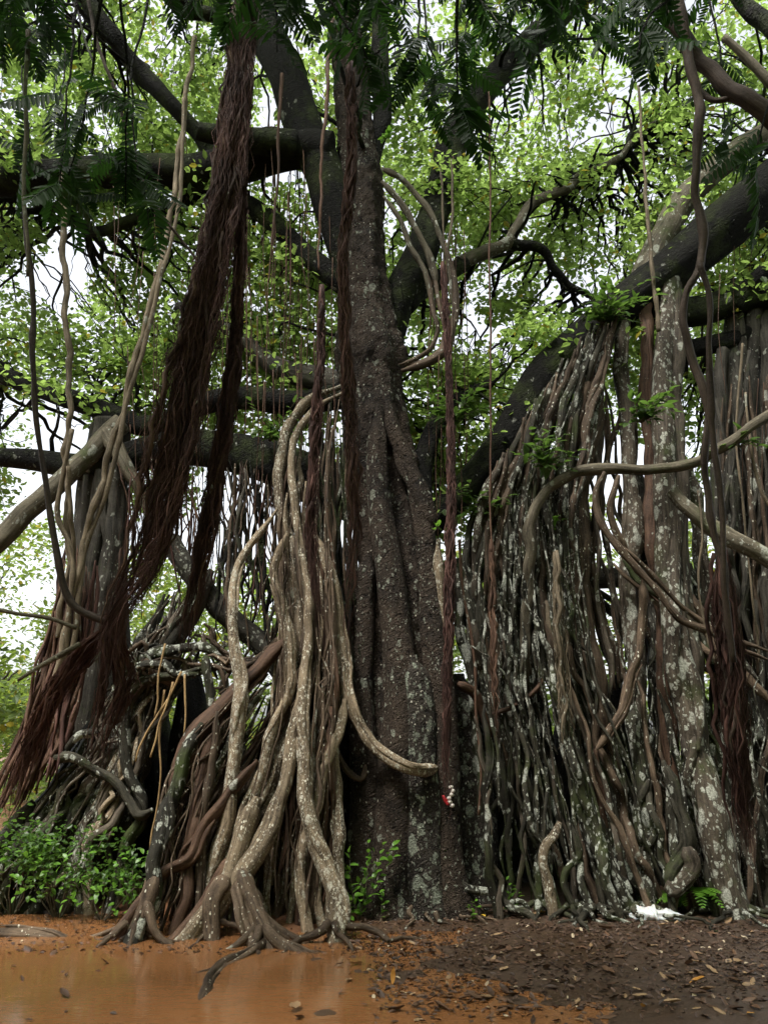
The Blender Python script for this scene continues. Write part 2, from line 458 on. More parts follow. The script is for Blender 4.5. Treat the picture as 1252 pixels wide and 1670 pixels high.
M_LEAF = leaf_mat('leaf_canopy', (0.018, 0.042, 0.009), (0.05, 0.088, 0.018), (0.39, 0.57, 0.13), 0.65, 0.38, 0.04)
M_LEAF_NEAR = leaf_mat('leaf_near', (0.028, 0.058, 0.012), (0.06, 0.11, 0.022), (0.14, 0.26, 0.04), 0.4, 0.32, obj_rnd=True)
M_FROND = leaf_mat('leaf_frond', (0.007, 0.020, 0.005), (0.016, 0.038, 0.009), (0.035, 0.095, 0.014), 0.35, 0.55, obj_rnd=True, spec=0.15)
M_SHRUB = leaf_mat('leaf_shrub', (0.03, 0.07, 0.012), (0.07, 0.14, 0.026), (0.16, 0.32, 0.045), 0.4, 0.4)
M_BG = leaf_mat('leaf_background', (0.04, 0.075, 0.015), (0.10, 0.15, 0.035), (0.30, 0.42, 0.07), 0.5, 0.5, 0.08)
M_DRY = leaf_mat('leaf_dry', (0.035, 0.020, 0.013), (0.15, 0.083, 0.048), (0.10, 0.05, 0.02), 0.1, 0.5, obj_rnd=True)
M_ORANGE = leaf_mat('leaf_orange', (0.45, 0.20, 0.04), (0.55, 0.27, 0.06), (0.4, 0.2, 0.03), 0.15, 0.5, obj_rnd=True)
M_YELLOW = leaf_mat('leaf_yellow', (0.50, 0.32, 0.03), (0.60, 0.40, 0.05), (0.4, 0.3, 0.03), 0.15, 0.5, obj_rnd=True)
M_TANLEAF = leaf_mat('leaf_tan', (0.24, 0.15, 0.08), (0.34, 0.23, 0.13), (0.2, 0.12, 0.05), 0.12, 0.5, obj_rnd=True)

# ------------------------------------------------------------------ ground and puddle
def ground_material():
    m, t, b, out = nodes_of('wet_soil')
    tc = t.nodes.new('ShaderNodeTexCoord'); ob = tc.outputs['Object']
    n1 = noise_n(t, ob, 1.1, 6, 0.65, 0.4); n2 = noise_n(t, ob, 14, 6, 0.7); n3 = noise_n(t, ob, 70, 4, 0.7)
    sx = t.nodes.new('ShaderNodeSeparateXYZ'); t.links.new(ob, sx.inputs[0])
    # red laterite mud lies in the left front, dark leaf mould on the right and under the roots
    g = math_n(t, 'ADD', math_n(t, 'MULTIPLY', sx.outputs[0], 0.42), math_n(t, 'ADD', math_n(t, 'MULTIPLY', math_n(t, 'MINIMUM', sx.outputs[1], 8.4), -0.17), 1.88))
    g = math_n(t, 'ADD', g, math_n(t, 'MULTIPLY', n1, 0.9))
    red = ramp(t, g, [(0.70, 1.0), (1.0 - 0.001, 0.15)])
    red2 = mixc(t, 1.0, red, ramp(t, math_n(t, 'SUBTRACT', g, 0.6), [(0.2, 1.0), (0.9, 0.0)]), 'MULTIPLY')
    mud = mixc(t, n2, (0.10, 0.042, 0.017), (0.18, 0.08, 0.032))
    mould = mixc(t, n2, (0.020, 0.0115, 0.006), (0.085, 0.049, 0.027))
    col = mixc(t, red2, mould, mud)
    col = mixc(t, ramp(t, n3, [(0.60, 0.0), (0.72, 0.55)]), col, (0.10, 0.062, 0.04))
    t.links.new(col, b.inputs['Base Color'])
    t.links.new(ramp(t, n1, [(0.35, 0.32), (0.65, 0.7)]), b.inputs['Roughness'])
    bp = t.nodes.new('ShaderNodeBump'); bp.inputs['Strength'].default_value = 0.6; bp.inputs['Distance'].default_value = 0.03
    t.links.new(math_n(t, 'ADD', n2, math_n(t, 'MULTIPLY', n3, 0.4)), bp.inputs['Height']); t.links.new(bp.outputs[0], b.inputs['Normal'])
    return m

def axis(a, b, step, far):
    x = list(np.arange(a, b, step)); s = step
    while x[-1] < far: s *= 1.35; x.append(x[-1] + s)
    s = step
    lo = [x[0]]
    while lo[-1] > -far: s *= 1.35; lo.append(lo[-1] - s)
    return np.array(lo[::-1][:-1] + x)
gx = axis(-6, 6, 0.06, 260); gy = axis(3, 12, 0.06, 260)
X, Yg = np.meshgrid(gx, gy)
Z = ground_h(X, Yg) + 0.010 * np.vectorize(lambda a, b: mnoise.noise((a * 3.1, b * 3.1, 0.3)) + 0.5 * mnoise.noise((a * 9, b * 9, 1.3)))(X, Yg) * (np.abs(X) < 8)
Z = np.where((np.abs(X) > 40) | (np.abs(Yg) > 40), 0.05, Z)
nx = len(gx); ny = len(gy)
ii, jj = np.meshgrid(np.arange(ny - 1), np.arange(nx - 1), indexing='ij')
Fg = np.stack([ii * nx + jj, ii * nx + jj + 1, (ii + 1) * nx + jj + 1, (ii + 1) * nx + jj], -1).reshape(-1, 4)
g = obj('ground', mesh('ground', np.stack([X, Yg, Z], -1).reshape(-1, 3), Fg, ground_material()))
tag(g, 'wet red and dark brown soil under the banyan', None, None, 'structure')

def puddle_material():
    m, t, b, out = nodes_of('muddy_water')
    tc = t.nodes.new('ShaderNodeTexCoord'); ob = tc.outputs['Object']
    n = noise_n(t, ob, 1.6, 4, 0.6)
    col = mixc(t, n, (0.16, 0.068, 0.026), (0.23, 0.104, 0.041))
    t.links.new(col, b.inputs['Base Color'])
    t.links.new(ramp(t, noise_n(t, ob, 2.6, 4, 0.6), [(0.42, 0.04), (0.65, 0.22)]), b.inputs['Roughness'])
    b.inputs['Specular IOR Level'].default_value = 0.5
    bp = t.nodes.new('ShaderNodeBump'); bp.inputs['Strength'].default_value = 0.10; bp.inputs['Distance'].default_value = 0.02
    mp = t.nodes.new('ShaderNodeMapping'); mp.inputs['Scale'].default_value = (1, 3, 1); t.links.new(ob, mp.inputs['Vector'])
    t.links.new(noise_n(t, mp.outputs[0], 5, 4, 0.6), bp.inputs['Height']); t.links.new(bp.outputs[0], b.inputs['Normal'])
    return m
px_, py_ = np.meshgrid(np.linspace(-5.5, 1.6, 60), np.linspace(4.2, 8.4, 40))
pi_, pj_ = np.meshgrid(np.arange(39), np.arange(59), indexing='ij')
Fp = np.stack([pi_ * 60 + pj_, pi_ * 60 + pj_ + 1, (pi_ + 1) * 60 + pj_ + 1, (pi_ + 1) * 60 + pj_], -1).reshape(-1, 4)
pud = obj('puddle', mesh('puddle', np.stack([px_, py_, 0 * px_ + 0.0], -1).reshape(-1, 3), Fp, puddle_material()))
tag(pud, 'shallow orange muddy puddle in front of the roots', None, None, 'structure')

# ------------------------------------------------------------------ leaves
LEAF2 = np.array([[0, 0, 0], [-0.40, 0.30, 0.05], [-0.36, 0.66, 0.05], [0, 1, -0.06], [0.36, 0.66, 0.05], [0.40, 0.30, 0.05]])
LEAF2F = np.array([[0, 3, 2, 1], [0, 5, 4, 3]])
def leaf_cloud(C, size, aspect=0.55, droop=0.5, up_bias=0.8):
    """C (n,3) leaf bases -> V, F, rnd"""
    n = len(C)
    nrm = RNG.normal(0, 1, (n, 3)); nrm[:, 2] = np.abs(nrm[:, 2]) + up_bias
    nrm /= np.linalg.norm(nrm, axis=1)[:, None]
    d = RNG.normal(0, 1, (n, 3)); d[:, 2] -= droop
    d -= nrm * (d * nrm).sum(1)[:, None]; d /= np.linalg.norm(d, axis=1)[:, None] + 1e-9
    s = np.cross(d, nrm)
    L = size * RNG.uniform(0.6, 1.25, n)
    v = (LEAF2[None, :, 0, None] * s[:, None, :] * aspect * 1.25 + LEAF2[None, :, 1, None] * d[:, None, :] + LEAF2[None, :, 2, None] * nrm[:, None, :]) * L[:, None, None] + C[:, None, :]
    F = (np.arange(n)[:, None, None] * 6 + LEAF2F[None]).reshape(-1, 4)
    rnd = np.repeat(RNG.uniform(0, 1, n), 2)
    return v.reshape(-1, 3), F, rnd

def blob_points(c, r, n):
    p = RNG.normal(0, 1, (n, 3)); p /= np.linalg.norm(p, axis=1)[:, None]
    p *= (RNG.uniform(0, 1, n) ** 0.45)[:, None]
    return np.asarray(c) + p * np.asarray(r)

# ------------------------------------------------------------------ the banyan: trees
banyan = thing('banyan_tree', 'huge central banyan with thick dark flaking trunk and pale roots on its left side', 'tree', U(665, 1490, 8.7))
banyan_l = thing('banyan_tree', 'smaller grey fluted banyan trunk at the left on a fan of mossy roots', 'tree', U(170, 1430, 9.8))
banyan_r = thing('banyan_tree', 'spreading banyan root thicket right of the main trunk with tall lichen-spotted pillar roots', 'tree', U(1050, 1480, 8.8))
for b_ in (banyan, banyan_l, banyan_r): b_['group'] = 'banyan trees grown together'; 

# main trunk: hand shaped ring by ring
TR = [(1510, 664, 98), (1470, 664, 84), (1400, 664, 74), (1300, 664, 70), (1200, 662, 68), (1100, 660, 66), (1000, 652, 66), (900, 642, 60), (800, 632, 57), (700, 611, 53), (620, 603, 53), (585, 603, 58), (550, 598, 50), (480, 592, 42), (400, 588, 40), (300, 587, 36), (220, 580, 30), (120, 572, 29), (30, 562, 26), (-120, 548, 22), (-260, 530, 16)]
tp = np.array([U(x, y, 8.95 + (1510 - y) * 0.00018) for y, x, w in TR]); tr_ = np.array([w * mpp(y, 8.95) for y, x, w in TR])
q = catmull(np.hstack([tp, tr_[:, None]]), 460)
C, R = q[:, :3], q[:, 3]
def trunk_mesh(C, R, S, base_flutes, seed, flute_top):
    T, N, B = frames(C); th = np.arange(S) * 2 * math.pi / S
    M = len(C); t = np.linspace(0, 1, M)
    low = np.clip(1 - t / flute_top, 0, 1)[:, None]
    ph = seed + 1.2 * np.sin(4 * t)[:, None]
    rad = 1 + (0.03 + 0.13 * low) * np.cos(base_flutes * th[None] + ph) + (0.03 + 0.06 * low) * np.cos((base_flutes + 4) * th[None] - 1.6 * ph + 1)
    V = C[:, None] + (R[:, None] * rad)[..., None] * (np.cos(th)[None, :, None] * N[:, None] + np.sin(th)[None, :, None] * B[:, None])
    nn = C[:, None] - V; nn /= np.linalg.norm(nn, axis=2)[..., None]
    disp = np.empty((M, S))
    for i in range(M):
        for j in range(S):
            p = V[i, j]
            disp[i, j] = 0.045 * mnoise.noise((p[0] * 3, p[1] * 3, p[2] * 1.6)) + 0.034 * mnoise.noise((p[0] * 8, p[1] * 8, p[2] * 6)) + 0.02 * mnoise.noise((p[0] * 24, p[1] * 24, p[2] * 20))
    V = V - nn * disp[..., None]
    i = np.arange(M - 1)[:, None]; j = np.arange(S)[None]; j1 = (j + 1) % S
    F = np.stack([i * S + j, i * S + j1, (i + 1) * S + j1, (i + 1) * S + j], -1).reshape(-1, 4)
    L = np.concatenate([[0], np.cumsum(np.linalg.norm(np.diff(C, axis=0), axis=1))])
    u0 = j / S * 3.0 + 0 * i; u1 = (j + 1) / S * 3.0 + 0 * i; v0 = L[:-1][:, None] + 0 * j; v1 = L[1:][:, None] + 0 * j
    UV = np.stack([np.stack([u0, v0], -1), np.stack([u1, v0], -1), np.stack([u1, v1], -1), np.stack([u0, v1], -1)], 2).reshape(-1, 2)
    return V.reshape(-1, 3), F, UV
v, f, uv = trunk_mesh(C, R, 110, 5, 0.6, 0.62)
obj('trunk', mesh('trunk', v, f, M_TRUNK, uv), banyan)

def R_(par, mat, pts, rp, Y0, Y1=None, **k): return px_root(par, mat, pts, rp, Y0, Y1, **k)

# buttress columns on the trunk (proud of it, with deep gaps between)
for pts, rp, Y0, Y1 in [
    ([(632, 640), (640, 700), (668, 770), (690, 850), (700, 930), (706, 1020), (716, 1120), (722, 1250), (728, 1400), (742, 1500)], (10, 32), 8.62, 8.36),
    ([(618, 660), (612, 760), (625, 860), (640, 960), (650, 1060), (654, 1200), (650, 1330), (640, 1490)], (14, 40), 8.56, 8.42),
    ([(640, 690), (660, 760), (685, 800), (700, 870)], (12, 18), 8.62, 8.55),
    ([(668, 1070), (682, 1150), (688, 1240), (694, 1330), (690, 1420), (700, 1500)], (20, 30), 8.40, 8.28),
    ([(600, 900), (592, 1000), (590, 1150), (596, 1300), (590, 1480)], (14, 32), 8.66, 8.62),
    ([(745, 1100), (762, 1200), (768, 1320), (772, 1490)], (26, 38), 8.95, 8.70)]:
    R_(banyan, M_TRUNK2 if pts[0][0] in (668, 745) else M_TRUNK, pts, rp, Y0, Y1, name='buttress_root', ground=pts[-1][1] > 1400, wob=0.3, S=24, lump=0.10, lobes=3, la=0.05, seg=0.04, flare=1.5, fade=True)

# limbs ------------------------------------------------------------
def limb(par, mat, pts, rp, Y0, Y1=None, **k):
    k.setdefault('S', 20); k.setdefault('lump', 0.09); k.setdefault('wob', 0.7)
    return R_(par, mat, pts, rp, Y0, Y1, name='branch', **k)
B0, BL, BR = banyan, banyan_l, banyan_r
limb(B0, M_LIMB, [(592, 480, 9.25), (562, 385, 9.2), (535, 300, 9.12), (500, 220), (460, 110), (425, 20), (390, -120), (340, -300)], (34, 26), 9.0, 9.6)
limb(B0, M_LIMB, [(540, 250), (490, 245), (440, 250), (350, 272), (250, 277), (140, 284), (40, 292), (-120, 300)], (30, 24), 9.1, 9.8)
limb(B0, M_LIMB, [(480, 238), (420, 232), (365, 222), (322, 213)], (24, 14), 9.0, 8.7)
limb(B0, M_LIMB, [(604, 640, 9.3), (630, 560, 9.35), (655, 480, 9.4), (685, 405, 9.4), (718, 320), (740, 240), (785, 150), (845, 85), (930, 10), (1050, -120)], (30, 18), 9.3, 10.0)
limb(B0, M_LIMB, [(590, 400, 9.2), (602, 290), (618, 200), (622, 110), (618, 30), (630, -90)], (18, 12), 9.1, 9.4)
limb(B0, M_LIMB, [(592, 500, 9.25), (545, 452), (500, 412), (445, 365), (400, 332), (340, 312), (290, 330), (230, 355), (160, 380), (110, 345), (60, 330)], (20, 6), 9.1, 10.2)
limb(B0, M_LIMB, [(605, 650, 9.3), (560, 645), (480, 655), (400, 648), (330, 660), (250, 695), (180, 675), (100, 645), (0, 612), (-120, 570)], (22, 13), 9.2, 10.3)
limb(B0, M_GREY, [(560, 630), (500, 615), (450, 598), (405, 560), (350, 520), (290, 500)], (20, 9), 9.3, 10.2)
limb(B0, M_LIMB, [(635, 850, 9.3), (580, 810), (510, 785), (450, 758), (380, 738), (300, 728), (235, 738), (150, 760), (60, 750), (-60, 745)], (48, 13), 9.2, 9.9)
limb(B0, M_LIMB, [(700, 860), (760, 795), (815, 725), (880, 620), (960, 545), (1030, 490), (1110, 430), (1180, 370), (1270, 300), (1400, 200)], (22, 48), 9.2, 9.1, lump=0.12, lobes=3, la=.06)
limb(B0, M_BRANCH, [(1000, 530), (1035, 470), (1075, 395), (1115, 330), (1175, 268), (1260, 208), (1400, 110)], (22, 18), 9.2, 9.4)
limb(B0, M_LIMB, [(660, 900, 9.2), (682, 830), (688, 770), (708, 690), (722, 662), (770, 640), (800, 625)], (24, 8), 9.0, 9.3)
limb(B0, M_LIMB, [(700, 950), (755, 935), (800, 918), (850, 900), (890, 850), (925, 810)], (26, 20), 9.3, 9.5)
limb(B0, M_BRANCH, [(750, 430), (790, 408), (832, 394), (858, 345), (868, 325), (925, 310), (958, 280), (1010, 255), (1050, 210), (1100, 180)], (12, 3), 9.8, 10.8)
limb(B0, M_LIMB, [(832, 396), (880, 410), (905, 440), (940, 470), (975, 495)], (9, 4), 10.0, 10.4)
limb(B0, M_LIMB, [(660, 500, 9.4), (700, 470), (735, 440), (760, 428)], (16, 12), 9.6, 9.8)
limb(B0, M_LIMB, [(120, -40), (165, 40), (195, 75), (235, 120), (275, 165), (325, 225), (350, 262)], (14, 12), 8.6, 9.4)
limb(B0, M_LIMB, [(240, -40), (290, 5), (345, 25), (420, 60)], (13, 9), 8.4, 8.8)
limb(BR, M_LIMB, [(1000, 505), (1060, 502), (1120, 506), (1200, 490), (1270, 478), (1400, 450)], (24, 22), 9.3, 9.2)
limb(BR, M_LIMB, [(1090, 577), (1150, 566), (1215, 548), (1300, 520)], (14, 16), 9.5, 9.3)
limb(BR, M_LIMB, [(1195, 500), (1225, 460), (1270, 425)], (14, 12), 9.2, 9.0)
limb(BR, M_BRANCH, [(1290, 655), (1245, 682), (1200, 715), (1135, 750), (1060, 768), (1000, 765), (940, 768), (900, 788), (872, 830), (866, 905), (855, 1010), (862, 1100)], (8.5, 9.5), 7.8, 8.6, lump=0.07)
limb(BR, M_BRANCH, [(1095, 800), (1130, 838), (1175, 872), (1215, 892), (1275, 925)], (11, 14), 8.2, 7.9)
limb(BR, M_GREY, [(900, 960), (950, 945), (1010, 940), (1060, 930)], (18, 16), 9.8, 10.0)
limb(BL, M_BRANCH, [(-60, 920), (0, 880), (60, 822), (130, 752), (175, 712), (200, 690)], (17, 17), 8.9, 9.6)
limb(BL, M_BRANCH, [(172, 705), (200, 742), (222, 785), (240, 830), (262, 870)], (14, 9), 9.5, 9.3)
limb(BL, M_GREY, [(280, 880), (330, 960), (375, 1010), (440, 1060), (470, 1110)], (16, 18), 9.2, 9.0)

# left secondary trunk
for pts, rp, Y0, Y1 in [
    ([(180, 690), (172, 780), (168, 900), (160, 1050), (160, 1200), (150, 1420)], (30, 60), 9.9, 10.2),
    ([(172, 770), (158, 860), (150, 960), (158, 1060), (140, 1200)], (16, 20), 9.6, 9.6),
    ([(192, 760), (188, 850), (176, 940), (170, 1030), (190, 1150)], (15, 17), 9.55, 9.5),
    ([(170, 790), (168, 830), (178, 870), (172, 930)], (8, 8), 9.5, 9.5)]:
    R_(banyan_l, M_GREY, pts, rp, Y0, Y1, name='trunk', S=24, lobes=4, la=0.10, wob=0.5, ground=pts[-1][1] > 1400)

# right pillar trunks (tall, lichen spotted)
PIL = [
    ([(1092, 448, 9.02), (1086, 500, 8.98), (1080, 600), (1080, 700), (1078, 800), (1085, 900), (1095, 1000), (1108, 1100), (1122, 1180), (1140, 1260), (1158, 1350), (1185, 1440), (1200, 1510)], (14, 23), 8.9, 8.15, M_PILLAR),
    ([(1100, 450, 9.1), (1098, 540), (1098, 640), (1100, 760), (1108, 880), (1118, 1000), (1130, 1100), (1138, 1200), (1150, 1300)], (13, 16), 9.0, 8.4, M_PILLAR),
    ([(1056, 480, 9.1), (1052, 540), (1055, 640), (1060, 740), (1062, 860), (1075, 980), (1085, 1100), (1090, 1240), (1105, 1400)], (10, 13), 9.1, 8.6, M_RED),
    ([(1018, 502, 9.1), (1012, 555), (1015, 640), (1025, 740), (1030, 840), (1030, 940), (1032, 1040), (1040, 1150), (1050, 1300), (1060, 1480)], (11, 16), 9.1, 8.6, M_PILLAR),
    ([(996, 520, 9.05), (985, 560), (968, 680), (952, 770), (945, 870), (950, 970), (965, 1080), (980, 1200), (1010, 1330), (1040, 1490)], (12, 15), 9.0, 8.5, M_BROWN),
    ([(935, 800), (938, 900), (945, 1000), (955, 1100), (985, 1250)], (9, 10), 9.1, 8.8, M_PILLAR),
    ([(1040, 760), (1046, 860), (1060, 960), (1068, 1060), (1075, 1200)], (10, 14), 9.2, 9.0, M_GREY),
    ([(1125, 760), (1140, 870), (1150, 980), (1170, 1080), (1185, 1200), (1215, 1400)], (11, 14), 9.2, 8.8, M_PILLAR),
    ([(1120, 920), (1140, 1000), (1160, 1060), (1210, 1150), (1260, 1230)], (14, 16), 9.0, 8.8, M_MOSS),
    ([(1199, 462, 9.5), (1197, 500, 9.35), (1195, 575), (1192, 640), (1188, 760), (1190, 880), (1200, 1000), (1215, 1150), (1230, 1400)], (13, 18), 9.5, 9.2, M_GREY),
    ([(1229, 462, 9.5), (1227, 500, 9.35), (1225, 575), (1225, 660), (1220, 780), (1215, 900), (1222, 1020), (1240, 1200)], (12, 15), 9.4, 9.2, M_GREY),
    ([(1254, 462, 9.5), (1252, 500, 9.35), (1250, 575), (1250, 700), (1245, 850), (1250, 1000), (1260, 1250)], (11, 14), 9.3, 9.0, M_GREY),
    ([(1294, 462, 9.5), (1292, 500, 9.35), (1290, 575), (1280, 700), (1275, 850), (1280, 1000), (1295, 1300)], (15, 17), 9.3, 9.0, M_GREY),
    ([(1178, 570), (1172, 700), (1168, 820), (1178, 930), (1200, 1050)], (9, 12), 9.3, 9.2, M_GREY),
    ([(1130, 1180), (1140, 1280), (1175, 1380), (1210, 1500)], (16, 22), 8.4, 8.2, M_PILLAR),
    ([(1030, 1150), (1045, 1230), (1050, 1330), (1050, 1480)], (14, 17), 8.6, 8.4, M_MOSS)]
for pts, rp, Y0, Y1, mt in PIL:
    R_(banyan_r, mt, pts, rp, Y0, Y1, name='pillar_root', S=16, lobes=3, la=0.06, wob=0.5, ground=pts[-1][1] > 1390, flare=1.3, lump=0.09, fade=pts[0][1] > 700, comp=random.choice((2, 3, 4)))

# dark filler columns added behind the roots to block light and blacken gaps
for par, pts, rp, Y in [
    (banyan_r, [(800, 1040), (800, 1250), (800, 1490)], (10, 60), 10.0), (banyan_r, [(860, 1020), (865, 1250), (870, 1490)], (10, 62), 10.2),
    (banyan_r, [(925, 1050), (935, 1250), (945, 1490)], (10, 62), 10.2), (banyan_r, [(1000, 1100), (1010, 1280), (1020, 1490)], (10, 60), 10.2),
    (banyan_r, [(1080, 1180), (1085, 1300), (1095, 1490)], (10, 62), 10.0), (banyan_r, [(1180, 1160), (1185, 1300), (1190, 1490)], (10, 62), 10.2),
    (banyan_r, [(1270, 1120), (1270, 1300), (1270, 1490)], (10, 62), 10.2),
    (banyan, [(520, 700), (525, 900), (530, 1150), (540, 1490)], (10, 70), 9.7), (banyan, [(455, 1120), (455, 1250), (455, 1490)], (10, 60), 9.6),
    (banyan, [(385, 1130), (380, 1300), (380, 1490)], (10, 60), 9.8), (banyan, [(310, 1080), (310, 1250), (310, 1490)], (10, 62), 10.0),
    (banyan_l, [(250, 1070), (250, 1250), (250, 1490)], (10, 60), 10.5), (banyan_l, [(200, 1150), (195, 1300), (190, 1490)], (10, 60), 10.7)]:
    R_(par, M_LIMB, pts, rp, Y, Y, name='shade_core', S=16, lobes=4, la=0.14, wob=0.5, ground=True, lump=0.15, fade=True)

